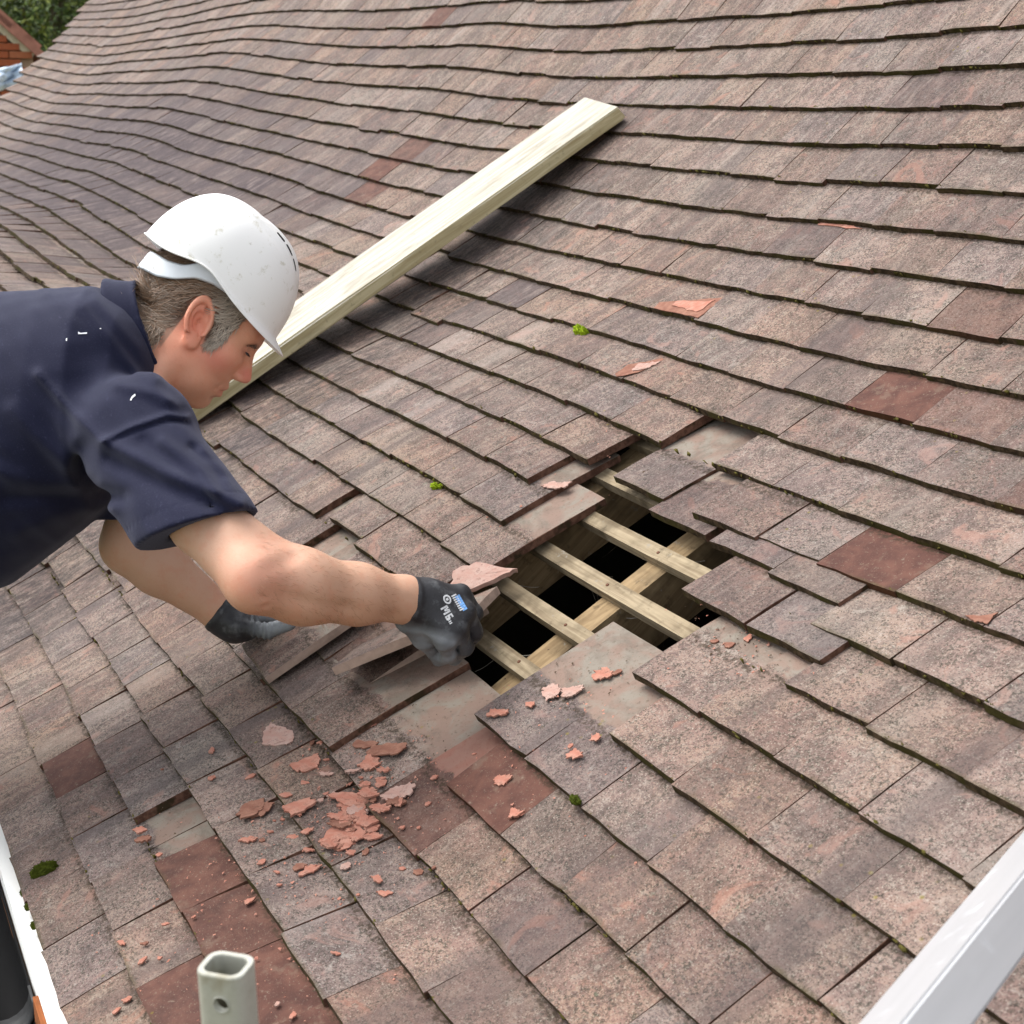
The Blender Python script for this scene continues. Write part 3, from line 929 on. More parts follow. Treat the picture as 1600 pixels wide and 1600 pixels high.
def flake_outline(rad, elong, r):
    n = int(r.integers(7, 10)); a0 = r.uniform(0, 6.28)
    ax = .42 if elong else r.uniform(.6, .85)
    ro = r.uniform(.5, .9) if elong else r.uniform(0, 3.1)
    out = []
    for k in range(n):
        a = a0+2*math.pi*k/n+r.normal(0, .16)
        q = rad*r.uniform(.68, 1.12)
        x, y = q*math.cos(a), q*math.sin(a)*ax
        out.append((x*math.cos(ro)-y*math.sin(ro), x*math.sin(ro)+y*math.cos(ro)))
    return out
FL = [(-0.550,0.460,0.0368,0,'p'),(-0.433,0.468,0.0283,0,'o'),(-0.331,0.416,0.0270,0,'o'),(-0.525,0.531,0.0158,0,'d'),(-0.623,0.570,0.0153,0,'o'),(-0.420,0.584,0.0122,0,'o'),(-0.280,0.485,0.0430,1,'o'),(-0.225,0.441,0.0446,0,'o'),(-0.214,0.481,0.0233,0,'o'),(-0.221,0.536,0.0263,0,'p'),(-0.329,0.571,0.0442,1,'d'),(-0.381,0.551,0.0250,1,'d'),(-0.327,0.538,0.0196,0,'o'),(-0.191,0.374,0.0163,0,'o'),(-0.209,0.364,0.0128,0,'d'),(-0.146,0.416,0.0108,0,'p'),(-0.051,0.434,0.0130,1,'o'),(-0.062,0.487,0.0088,0,'d'),(-0.085,0.473,0.0053,0,'o'),(-0.241,0.390,0.0111,1,'o'),(-0.394,0.372,0.0255,0,'d'),(-0.382,0.410,0.0118,1,'o'),(-0.086,0.657,0.0162,0,'o'),(-0.008,0.633,0.0131,0,'o'),(-0.165,0.559,0.0055,0,'o'),(-0.204,0.727,0.0209,1,'o'),(-0.175,0.767,0.0113,0,'o'),(-0.171,0.804,0.0237,0,'p'),(-0.142,0.825,0.0188,0,'p'),(-0.136,0.875,0.0169,0,'o'),(-0.122,0.892,0.0094,0,'d'),(-0.013,0.750,0.0141,0,'o'),(-0.013,0.787,0.0089,0,'o'),(-0.033,0.754,0.0053,0,'o'),(-0.408,0.358,0.0315,0,'d'),(-0.329,0.328,0.0133,1,'o'),(-0.327,0.361,0.0067,1,'o'),(-0.259,0.326,0.0083,0,'o'),(-0.497,0.200,0.0180,1,'d'),(-0.527,0.203,0.0161,1,'o'),(-0.430,0.209,0.0068,0,'o'),(-0.282,0.107,0.0090,1,'o'),(-0.250,0.134,0.0081,1,'d'),(-0.214,0.123,0.0070,0,'o'),(-0.196,0.144,0.0053,0,'o'),(-0.266,0.170,0.0072,1,'o'),(-0.172,0.081,0.0077,0,'o'),(-0.162,0.065,0.0068,0,'o'),(-0.199,0.284,0.0090,0,'o'),(0.076,0.255,0.0071,0,'o'),(0.116,0.269,0.0070,0,'o'),(0.043,0.246,0.0040,0,'p'),(-0.221,0.210,0.0036,0,'o'),(-0.642,0.362,0.0097,0,'o'),(0.012,1.016,0.0099,0,'d'),(0.023,1.041,0.0090,0,'o'),(-0.664,1.126,0.0326,1,'p'),(-0.015,1.010,0.0064,0,'d'),(-0.229,0.411,0.0065,0,'o'),(-0.186,0.328,0.0045,0,'o')]
BIGN = {}
BIG = {0: 'jagged pale orange flake lying alone below the tilted loose tile', 1: 'orange flake at the lower edge of its tile, left of the broken slabs',
       2: 'squarish orange flake beside the large heap of flakes, on its left', 6: 'long orange flake on top of the large flake heap',
       7: 'largest jagged orange flake, at the bottom of the flake heap', 8: 'orange flake leaning on the right of the flake heap',
       9: 'pale pink flake lying just right of the flake heap', 10: 'wide brown broken slab above the flake heap', 11: 'narrow brown slab splinter above the flake heap',
       12: 'orange flake between the brown slabs and the flake heap', 20: 'brownish flake left of the squarish orange flake', 25: 'long orange sliver on the grey part of the tile below the hole',
       27: 'round pink flake on the cream tile below the hole', 28: 'pink flake touching the round one on the cream tile', 29: 'orange flake near the head of the cream tile below the hole',
       34: 'large brown spalled flake on the dark tile left of the flake heap', 38: 'brown chunk by the cream patch near the eaves', 39: 'orange sliver above the brown chunk near the eaves',
       56: 'long pink flake lying along the side of a tile above the hole', 22: 'orange flake on the dark red tile below the hole', 23: 'orange flake at the lower corner of the dark red tile',
       13: 'orange flake on a tile joint below the flake heap', 31: 'orange flake on the second tile right of the dark red tile', 4: 'orange flake just below the mossy loose tile'}
SMALL = {'low': ('small orange clay chip scattered on the tiles near the eaves', 'chips near the eaves'),
         'mid': ('small clay chip scattered round the flake heap', 'chips round the flake heap'),
         'top': ('small clay chip on the tiles right of the hole', 'chips right of the hole')}
FM = {'o': M_FLAKE, 'p': M_FLAKE2, 'd': M_FLAKE3}
fr_ = np.random.default_rng(21)
def rest_height(u, v):
    """height of the visible tile face above the course surface; on uncovered tiles it falls on past the next course line"""
    b = math.floor(v/G+1e-6)*G
    for u0, u1, v0, v1 in ((-.25, -.075, .70, .97), (-.055, .11, .90, 1.06), (-.83, -.65, 1.0, 1.20), (-.73, -.56, .9, 1.13), (-.56, -.25, .5, .75), (-.165, 0., .6, .72), (-.085, .085, .70, .80)):
        if u0 <= u <= u1 and v0 <= v <= v1:
            b = v0
            break
    return -LEAN*(v-b)
FLAKES = []
hp = np.random.default_rng(63)
NF0 = len(FL)
for k in range(46):                            # the heap below the fist, several layers deep
    rr_ = abs(hp.normal(0, .045)); aa_ = hp.uniform(0, 6.28)
    FL.append((-.245+1.25*rr_*math.cos(aa_), .475+rr_*math.sin(aa_), float(hp.uniform(.006, .021)), int(hp.random() < .35), 'ooopd'[hp.integers(5)]))
for k in range(40):
    FL.append((float(hp.normal(-.27, .13)), float(hp.normal(.43, .075)), float(hp.uniform(.003, .009)), int(hp.random() < .4), 'oood'[hp.integers(4)]))
SMALL['heap'] = ('jagged clay shard piled in the heap of orange flakes below the fist', 'shards in the flake heap')
for i, (u, v, rad, el, ty) in enumerate(FL):
    r = np.random.default_rng(100+i)
    big = rad > .013
    V, F = plate(flake_outline(rad*1.05, el, r), .0022 if not big else float(r.uniform(.0020, .0036)), 300+i, .12 if big else .05, .0017 if big else rad*.08, 5 if big else 3)
    o = link('tile_flake', mesh('tile_flake', V, F), FM[ty])
    fo, x, y, z = frame(u, v)
    h = rest_height(u, v)+.0012+(.004 if i in (6, 8, 10) else 0)+(.002 if i == 9 else 0)+(float(hp.uniform(0, .0045)) if NF0 <= i < NF0+46 else 0)
    o.matrix_basis = mat4(fo+z*h, x, y, z) @ Matrix.Rotation(-LEAN+r.normal(0, .04 if i < NF0 else .11), 4, 'X') @ Matrix.Rotation(r.normal(0, .05 if i < NF0 else .11), 4, 'Y')
    if i in BIG:
        tag(o, BIG[i], 'clay flake', 'broken clay flakes')
    else:
        k = 'heap' if NF0 <= i < NF0+46 else ('top' if (v > .7 and u > -.25) else ('low' if v < .335 else 'mid'))
        tag(o, SMALL[k][0], 'clay flake', SMALL[k][1])
# broken slab hanging over the edge of the hole behind the fist
o, x, y, z = frame(-.565, .88)
V, F = plate([(-.050, -.006), (-.03, .024), (.066, .060), (.058, .034), (.026, -.030), (-.02, -.032)], .0085, 55, .0, .002, 4)
ob = link('broken_slab', mesh('broken_slab', V, F), M_FLAKE2)
ob.matrix_basis = mat4(o+z*-.004, x, y, z) @ Matrix.Rotation(-.06, 4, 'X')
tag(ob, 'pink broken tile slab jutting into the hole behind the gloved fist', 'tile slab')
# spalled faces of single tiles
SPALL = [([(-0.978, 1.621), (-0.821, 1.682), (-0.816, 1.603), (-0.87, 1.601), (-0.969, 1.599)], M_FLAKE3),
         ([(-0.852, 1.405), (-0.858, 1.443), (-0.822, 1.476), (-0.799, 1.496), (-0.799, 1.467), (-0.805, 1.433), (-0.837, 1.402)], M_FLAKE3),
         ([(-0.766, 1.909), (-0.681, 1.905), (-0.614, 1.894), (-0.661, 1.893), (-0.749, 1.893)], M_FLAKE),
         ([(0.306, 1.202), (0.337, 1.228), (0.341, 1.204), (0.326, 1.200)], M_FLAKE3)]
for i, (pl, m) in enumerate(SPALL):
    pl = np.array(pl); c = pl.mean(0)
    o, x, y, z = frame(*c)
    V, F = plate([tuple(p-c) for p in pl], .0016, 70+i, 0, .0014, 4)
    ob = link('spalled_face', mesh('spalled_face', V, F), m, ROOF)
    ob.matrix_basis = mat4(o+z*(rest_height(*c)+.0004), x, y, z) @ Matrix.Rotation(-LEAN, 4, 'X')
# the torn upper layer of the two large spalls
for i, (pl, m) in enumerate(SPALL[:2]):
    pl = np.array(pl); c = pl.mean(0)
    o, x, y, z = frame(*c)
    V, F = plate([tuple((p-c)*(.62, .55)+np.array((.012, .008))) for p in pl], .0030, 170+i, 0, .0022, 5)
    ob = link('spalled_layer', mesh('spalled_layer', V, F), M_FLAKE if i == 0 else M_FLAKE2, ROOF)
    ob.matrix_basis = mat4(o+z*(rest_height(*c)+.0008), x, y, z) @ Matrix.Rotation(-LEAN, 4, 'X')
# crumbs
cr = np.random.default_rng(5)
V, F = [], []
def crumb(u, v, s):
    o, x, y, z = frame(u, v)
    c = o+z*(rest_height(u, v)+.0012)
    b = len(V)
    q = cr.normal(0, 1, (5, 3)); q /= np.linalg.norm(q, axis=1)[:, None]
    for k in range(5):
        V.append(c+s*(x*q[k, 0]+y*q[k, 1]+z*abs(q[k, 2])*.6))
    F.extend([(b, b+1, b+2), (b, b+2, b+3), (b, b+3, b+4), (b, b+4, b+1), (b+1, b+2, b+3), (b+1, b+3, b+4)])
for cu, cv, su, sv, n in ((-.25, .46, .09, .08, 420), (-.2, .3, .16, .07, 150), (-.25, .15, .16, .07, 50), (-.12, .8, .07, .07, 70), (.02, 1.02, .06, .03, 60), (-.45, .55, .12, .06, 140), (.0, .7, .08, .08, 50), (.1, .25, .12, .05, 30), (-.66, 1.1, .1, .1, 25)):
    for _ in range(n):
        crumb(cr.normal(cu, su), cr.normal(cv, sv), abs(cr.normal(.0012, .0011))+.0006)
o = link('clay_crumbs', mesh('clay_crumbs', V, F), M_FLAKE)
tag(o, 'fine orange clay crumbs strewn over the tiles below the hole', 'crumbs', kind='stuff')
V, F = [], []
for cu, cv, su, sv, n in ((-.5, .64, .1, .06, 60), (-.15, .85, .07, .06, 40), (.0, 1.03, .06, .03, 60), (-.42, 1.25, .05, .03, 40), (-1.0, .76, .06, .03, 40), (-.55, .24, .06, .02, 40), (-.3, .63, .08, .03, 60)):
    for _ in range(n):
        crumb(cr.normal(cu, su), cr.normal(cv, sv), abs(cr.normal(.001, .0009))+.0006)
o = link('grit', mesh('grit', V, F), flat('dark_grit', (72, 58, 44), .95))
tag(o, 'dark grit and dirt lying on the uncovered tile heads', 'grit', kind='stuff')

# cobweb threads and dust hanging in the hole
V, F = [], []
wr = np.random.default_rng(15)
for _ in range(46):
    a = surf(wr.uniform(-.62, -.15), wr.choice([.835, .935, 1.035, 1.135])+wr.normal(0, .006), -.066)
    b_ = a+np.array((wr.normal(0, .03), wr.normal(0, .03), -abs(wr.normal(.035, .03))))
    sd = np.cross(b_-a, [.6, .5, .2]); sd /= np.linalg.norm(sd)+1e-9
    n = 5; b0 = len(V)
    for k in range(n+1):
        s = k/n; c = a+(b_-a)*s+np.array((0, 0, -.02*s*(1-s)))
        w = .00035+.0012*max(0, wr.normal(-.3, .6))
        V += [c-sd*w, c+sd*w]
    for k in range(n): F.append((b0+2*k, b0+2*k+1, b0+2*k+3, b0+2*k+2))
o = link('cobweb', mesh('cobweb', V, F), flat('dusty_cobweb', (150, 144, 134), .95))
tag(o, 'dusty cobweb threads hanging between the battens in the hole', 'cobweb', kind='stuff')

# ------------------------------------------------------------------ moss
def moss_mat(name, a, b):
    t = NT(name)
    n1 = t.noise(t.obj(), 160, 4, .7)
    t.bump(n1, 1.0, .004)
    return t.done(t.mix(n1, srgb(*a), srgb(*b)), .95, .1)
M_MOSS = moss_mat('bright_moss', (70, 92, 8), (164, 186, 40))
M_MOSSD = moss_mat('dark_moss', (30, 36, 8), (74, 82, 20))
M_MOSSO = moss_mat('olive_moss', (62, 57, 30), (104, 97, 48))
def moss(u, v, r, sx, sy, sz, mat_, label, rot=0.0, n=260, lobes=((0, 0, 1),)):
    rr = np.random.default_rng(int(abs(u*1000)+v*777))
    bm = bmesh.new()
    for lx, ly, ls in lobes:
        g = bmesh.ops.create_icosphere(bm, subdivisions=3, radius=1.0)
        for w in g['verts']:
            d = w.co.normalized()
            k = 1+.12*math.sin(7*d.x+3*d.y)+.10*math.sin(11*d.y+5*d.z+1)
            w.co = Vector(((d.x*sx*k*ls+lx)*r, (d.y*sy*k*ls+ly)*r, max(-.25, d.z)*sz*k*r*ls))
    P = [w.co.copy() for w in bm.verts]
    for _ in range(n):
        p = P[int(rr.integers(len(P)))]
        if p.z < 0: continue
        d = (p.normalized()+Vector(rr.normal(0, .35, 3))).normalized()
        s = d.cross(Vector((.3, .5, .8))).normalized()*.0006
        L = r*rr.uniform(.10, .28)
        a, b, c = bm.verts.new(p-s), bm.verts.new(p+s), bm.verts.new(p+d*L)
        bm.faces.new((a, b, c))
    me = bpy.data.meshes.new('moss_clump'); bm.to_mesh(me); bm.free()
    o = link('moss_clump', me, mat_)
    fo, x, y, z = frame(u, v)
    o.matrix_basis = mat4(fo+z*(rest_height(u, v)+.002), x, y, z) @ Matrix.Rotation(rot, 4, 'Z')
    tag(o, label, 'moss', 'moss clumps on the roof')
moss(-1.118, 1.493, .017, 1.0, .8, 1.25, M_MOSS, 'bright green moss tuft on a course edge above the hole', .3, 420, ((-.35, 0, .85), (.7, -.25, .72)))
moss(-.918, .996, .0105, 1.1, .8, 1.0, M_MOSS, 'small green moss tuft on a tile edge right of the worker', .4, 260, ((-.4, 0, .9), (1.0, .1, .6)))
moss(-.626, .040, .016, .55, 1.5, 1.0, M_MOSSD, 'dark green moss pad in a joint at the eaves', -.3, 320)
moss(.068, .700, .009, 1.2, .7, .8, M_MOSSD, 'dark moss knob at a tile corner below the hole', 0, 160)
for u in (-.623, -.573, -.509): moss(u, -.004, .0075, 1.3, .8, .8, M_MOSSD, 'dark moss knob hanging on the lowest tile edge', 0, 120)
# thin moss along the lower tile edges
bm_v, bm_f = [], []
mr = np.random.default_rng(77)
ico = [(0, 0, 1), (.894, 0, .447), (.276, .851, .447), (-.724, .526, .447), (-.724, -.526, .447), (.276, -.851, .447), (0, 0, -.4)]
icf = [(0, 1, 2), (0, 2, 3), (0, 3, 4), (0, 4, 5), (0, 5, 1), (6, 2, 1), (6, 3, 2), (6, 4, 3), (6, 5, 4), (6, 1, 5)]
cnt = 0
for c in range(1, 27):
    for _ in range(330):
        u = mr.uniform(-4.5, 1.0)
        dens = .5+.5*math.sin(u*3.1+c*2.3)*math.sin(u*7.7+c)
        if mr.random() > .25+.6*max(0, dens): continue
        if .55 < c*G < 1.28 and -.75 < u < .05: continue
        fo, x, y, z = frame(u, c*G+mr.normal(.0008, .001))
        s = min(mr.gamma(2.0, .0008)+.0007, .0038)
        b = len(bm_v)
        for p in ico:
            q = np.array(p)*s*mr.uniform(.7, 1.3)
            bm_v.append(fo+x*q[0]*1.8+y*q[1]*.8+z*(q[2]-.006+mr.normal(0, .003)))
        bm_f += [tuple(i+b for i in f) for f in icf]
o = link('edge_moss', mesh('edge_moss', bm_v, bm_f, True), M_MOSSO)
tag(o, 'thin olive moss growing along the lower tile edges', 'moss', kind='stuff')

# ------------------------------------------------------------------ the roofer: signed-distance modelling
f32 = np.float32
def smin(a, b, k):
    h = np.maximum(k-np.abs(a-b), 0)/k
    return np.minimum(a, b)-h*h*k*.25
def smax(a, b, k):
    return -smin(-a, -b, k)
def s_cone(P, a, b, ra, rb):
    """capsule with linearly varying radius"""
    a = np.asarray(a, f32); d = np.asarray(b, f32)-a
    x, y, z = P[:, 0]-a[0], P[:, 1]-a[1], P[:, 2]-a[2]
    t = np.clip((x*d[0]+y*d[1]+z*d[2])*f32(1/float(d@d)), 0, 1)
    x -= t*d[0]; y -= t*d[1]; z -= t*d[2]
    return np.sqrt(x*x+y*y+z*z)-(f32(ra)+f32(rb-ra)*t)
def s_ell(P, c, r):
    x, y, z = [(P[:, i]-f32(c[i]))*f32(1/r[i]) for i in range(3)]
    k0 = np.sqrt(x*x+y*y+z*z)
    x *= f32(1/r[0]); y *= f32(1/r[1]); z *= f32(1/r[2])
    return k0*(k0-1)/(np.sqrt(x*x+y*y+z*z)+f32(1e-9))
def s_sph(P, c, r):
    x, y, z = [P[:, i]-f32(c[i]) for i in range(3)]
    return np.sqrt(x*x+y*y+z*z)-f32(r)
def within(P, c, r, fun, m=.07):
    """evaluate fun only close to its bounding sphere"""
    d = s_sph(P, c, r)
    k = d < m
    if k.any(): d[k] = fun(P[k])
    return d
def vnoise(P, s, seed=0):
    """cheap smooth noise: a few rotated sines"""
    r = np.random.default_rng(seed); out = 0
    for k in range(5):
        d = r.normal(0, 1, 3); d /= np.linalg.norm(d)
        out = out+np.sin(P@(d*s*(1+.37*k)).astype(f32)+r.uniform(0, 6.28))
    return out/5
def nets(fun, lo, hi, h):
    """surface nets on a block-sparse grid"""
    lo = np.asarray(lo, float); hi = np.asarray(hi, float); B = 6
    nb = np.ceil((hi-lo)/(h*B)).astype(int)
    n = nb*B+1
    cc = np.stack(np.meshgrid(*[np.arange(k) for k in nb], indexing='ij'), -1).reshape(-1, 3)
    cen = (lo+(cc+.5)*B*h).astype(f32)
    d = fun(cen)
    act = np.abs(d) < B*h*1.35
    S = np.full(tuple(n), 1.0, f32)
    neg = cc[(~act) & (d < 0)]
    for i, j, k in neg: S[i*B:i*B+B+1, j*B:j*B+B+1, k*B:k*B+B+1] = -1.0
    loc = np.stack(np.meshgrid(*[np.arange(B+1)]*3, indexing='ij'), -1).reshape(-1, 3)
    A = cc[act]
    for s in range(0, len(A), 3000):
        a = A[s:s+3000]
        idx = (a[:, None, :]*B+loc[None]).reshape(-1, 3)
        S[idx[:, 0], idx[:, 1], idx[:, 2]] = fun((lo+idx*h).astype(f32))
    I = S < 0
    m = [x-1 for x in S.shape]
    cnt = np.zeros(tuple(m), np.int8)
    for dx in (0, 1):
        for dy in (0, 1):
            for dz in (0, 1):
                cnt += I[dx:dx+m[0], dy:dy+m[1], dz:dz+m[2]]
    cells = np.argwhere((cnt > 0) & (cnt < 8))
    vid = np.full(tuple(m), -1, np.int32)
    vid[cells[:, 0], cells[:, 1], cells[:, 2]] = np.arange(len(cells))
    acc = np.zeros((len(cells), 3)); num = np.zeros(len(cells))
    corner = np.array([(x, y, z) for x in (0, 1) for y in (0, 1) for z in (0, 1)])
    for i in range(8):
        for j in range(i+1, 8):
            if np.abs(corner[i]-corner[j]).sum() != 1: continue
            a = cells+corner[i]; b = cells+corner[j]
            va = S[a[:, 0], a[:, 1], a[:, 2]]; vb = S[b[:, 0], b[:, 1], b[:, 2]]
            x = (va < 0) != (vb < 0)
            t_ = np.where(x, va/(va-vb+1e-12), 0)
            acc += np.where(x[:, None], corner[i]+(corner[j]-corner[i])*t_[:, None], 0); num += x
    V = lo+(cells+acc/num[:, None])*h
    F = []
    for ax in range(3):
        o1, o2 = [(1, 2), (2, 0), (0, 1)][ax]
        sl = [slice(1, -1)]*3; sl[ax] = slice(0, -1)
        sl2 = list(sl); sl2[ax] = slice(1, None)
        a = I[tuple(sl)]; b = I[tuple(sl2)]
        e = np.argwhere(a != b)
        if len(e) == 0: continue
        base = e.copy(); base[:, o1] += 1; base[:, o2] += 1
        ins = a[tuple(e.T)]
        def v(d1, d2):
            q = base.copy(); q[:, o1] -= d1; q[:, o2] -= d2
            return vid[q[:, 0], q[:, 1], q[:, 2]]
        q = np.stack([v(1, 1), v(0, 1), v(0, 0), v(1, 0)], 1)
        q[~ins] = q[~ins][:, ::-1]
        F.append(q)
    F = np.concatenate(F)
    F = F[(F >= 0).all(1)]
    return V, F
def relax(V, F, it=2, lam=.5):
    e = np.concatenate([F[:, [0, 1]], F[:, [1, 2]], F[:, [2, 3]], F[:, [3, 0]]])
    e = np.concatenate([e, e[:, ::-1]])
    deg = np.bincount(e[:, 0], minlength=len(V))[:, None]
    for _ in range(it):
        s = np.zeros_like(V)
        for k in range(3): s[:, k] = np.bincount(e[:, 0], weights=V[e[:, 1], k], minlength=len(V))
        V = V+(s/np.maximum(deg, 1)-V)*lam
    return V
def sdf_object(name, fun, lo, hi, h, mats, parent, color=None, it=2):
    V, F = nets(fun, lo, hi, h)
    V = relax(V, F, it)
    me = bpy.data.meshes.new(name)
    Wd = c2w(V)
    me.vertices.add(len(V)); me.vertices.foreach_set('co', Wd.astype(np.float32).ravel())
    me.loops.add(F.size); me.loops.foreach_set('vertex_index', F.astype(np.int32).ravel())
    me.polygons.add(len(F)); me.polygons.foreach_set('loop_start', np.arange(0, F.size, 4, dtype=np.int32))
    me.update(calc_edges=True); me.validate()
    me.polygons.foreach_set('use_smooth', np.ones(len(me.polygons), bool))
    if color is not None:
        a = me.attributes.new('tint', 'FLOAT_COLOR', 'POINT')
        cc = np.concatenate([color(V), np.ones((len(V), 1))], 1)
        a.data.foreach_set('color', cc.astype(np.float32).ravel())
    me.update()
    return link(name, me, mats, parent), V

# --- measured joints, viewer-aligned metres
SR, ER, WR = cpt(212, 684, 2.25), cpt(400, 906, 2.06), cpt(634, 938, 2.20)
SL, EL_, WL = cpt(235, 690, 2.62), cpt(203, 852, 2.60), cpt(345, 957, 2.625)
# head frame
ray = cpt(310, 507, 1.0); ray /= np.linalg.norm(ray)
LAT = -ray
al = math.radians(29)
FW = np.array([math.cos(al), math.sin(al), 0]); FW -= LAT*(FW@LAT); FW /= np.linalg.norm(FW)
UPV = np.cross(LAT, FW)
if UPV[1] > 0: UPV = -UPV
HM = cpt(310, 507, 2.46)
HB = np.stack([FW, UPV, LAT], 1)
def to_head(P):
    return ((P-HM)@HB).astype(f32)
def from_head(q):
    return np.asarray(q, float)@HB.T+HM
NK0, NK1 = cpt(196, 548, 2.45), from_head((-.012, -.045, 0))

def f_head(P):
    q = to_head(P)
    a = q.copy(); a[:, 2] = np.abs(a[:, 2])                       # symmetric
    d = s_ell(q, (-.006, .052, 0), (.099, .086, .075))
    d = smin(d, s_ell(q, (.046, .040, 0), (.056, .058, .060)), .03)
    d = smin(d, s_ell(q, (.040, -.030, 0), (.052, .066, .060)), .03)
    d = smin(d, s_cone(a, (.006, -.062, .050), (.052, -.104, .016), .020, .016), .030)
    d = smin(d, s_ell(q, (.0605, -.1085, 0), (.0165, .0155, .022)), .014)
    d = smin(d, s_ell(q, (.055, -.074, 0), (.031, .032, .032)), .02)
    d = smin(d, s_ell(a, (.056, -.020, .040), (.026, .022, .024)), .03)      # cheekbone
    d = smin(d, s_cone(a, (.091, .022, 0), (.078, .025, .045), .0135, .014), .016)  # brow
    d = smin(d, s_cone(q, (.092, .004, 0), (.1095, -.040, 0), .0085, .0105), .014)   # nose
    d = smin(d, s_ell(a, (.099, -.0445, .0105), (.011, .0085, .0085)), .008)
    d = smin(d, s_cone(a, (.0880, -.0705, 0), (.075, -.0765, .021), .0062, .004), .006)  # upper lip
    d = smin(d, s_cone(a, (.0835, -.0865, 0), (.072, -.0822, .020), .0068, .004), .006)
    d = smax(d, -s_cone(a, (.0865, -.0985, 0), (.076, -.0985, .018), .0050, .004), .008)  # lower lip
    d = smax(d, -s_cone(a, (.0935, -.0788, 0), (.075, -.0792, .024), .0020, .0012), .004)  # mouth line
    d = smax(d, -s_ell(a, (.101, -.0530, .0085), (.006, .0040, .0034)), .003)             # nostril
    d = smax(d, -s_ell(a, (.103, .000, .036), (.019, .0125, .017)), .012)                 # eye socket
    d = smin(d, s_sph(a, (.0795, .0005, .032), .0130), .004)                              # eyeball under the lids
    d = smin(d, s_cone(a, (.0905, .0040, .025), (.0855, .0035, .043), .0028, .0026), .003)  # upper lid fold
    d = smin(d, s_ell(a, (.022, -.086, .034), (.034, .026, .026)), .022)                 # jowl
    d = smin(d, s_ell(q, (.022, -.104, 0), (.040, .020, .034)), .02)                      # under the chin
    def crease(x0, x1, amp, w):
        return amp*np.exp(-(s_cone(a, x0, x1, .0005, .0005)/w)**2)
    d = d+crease((.070, .000, .050), (.054, .010, .062), .0014, .0022)+crease((.070, -.005, .050), (.052, -.004, .063), .0014, .0022)+crease((.070, -.010, .049), (.056, -.018, .060), .0012, .0022)
    d = d+crease((.086, -.012, .028), (.070, -.020, .042), .0016, .0028)
    d = d+crease((.071, -.090, .026), (.060, -.108, .028), .0014, .0030)
    # nasolabial fold
    d = d+.0016*np.exp(-(s_cone(a, (.093, -.052, .020), (.072, -.082, .031), .001, .001)/.004)**2)
    # ear
    e = a-np.array((-.004, .004, .0765), f32)
    ca, sa = math.cos(.20), math.sin(.20)                         # leaning back
    ef = e[:, 0]*ca+e[:, 1]*sa; eu = -e[:, 0]*sa+e[:, 1]*ca
    co, so = math.cos(.38), math.sin(.38)                         # standing off the skull
    el = e[:, 2]*co+ef*so*1.0; ef2 = ef*co-e[:, 2]*so
    wdt = np.where(eu > 0, .0230, .0230*(1-.38*np.clip(-eu/.04, 0, 1)))
    rr = np.sqrt((ef2/wdt)**2+(eu/.0405)**2)
    plate_ = np.maximum((rr-1)*.020, np.abs(el+.004*(1-rr**2))-.0032)
    rim = np.sqrt(((rr-.92)*.024)**2+(el-.0060)**2)-.0044
    rim = np.where(eu < -.022, .02, rim)
    lobe = s_ell(np.stack([ef2, eu, el], 1), (.002, -.0335, .001), (.0105, .012, .0055))
    tragus = s_ell(np.stack([ef2, eu, el], 1), (.0175, -.006, .002), (.005, .0085, .0055))
    anti = np.sqrt(((rr-.55)*.024)**2+(el-.0022)**2)-.0032
    anti = np.where(ef2 > .006, .02, anti)
    ear = smin(smin(smin(plate_, rim, .0025), smin(lobe, tragus, .004), .005), anti, .004)
    conch = s_ell(np.stack([ef2, eu, el], 1), (.005, -.004, .006), (.0090, .0140, .0125))
    ear = smax(ear, -conch, .003)
    d = smin(d, ear, .005)
    return d
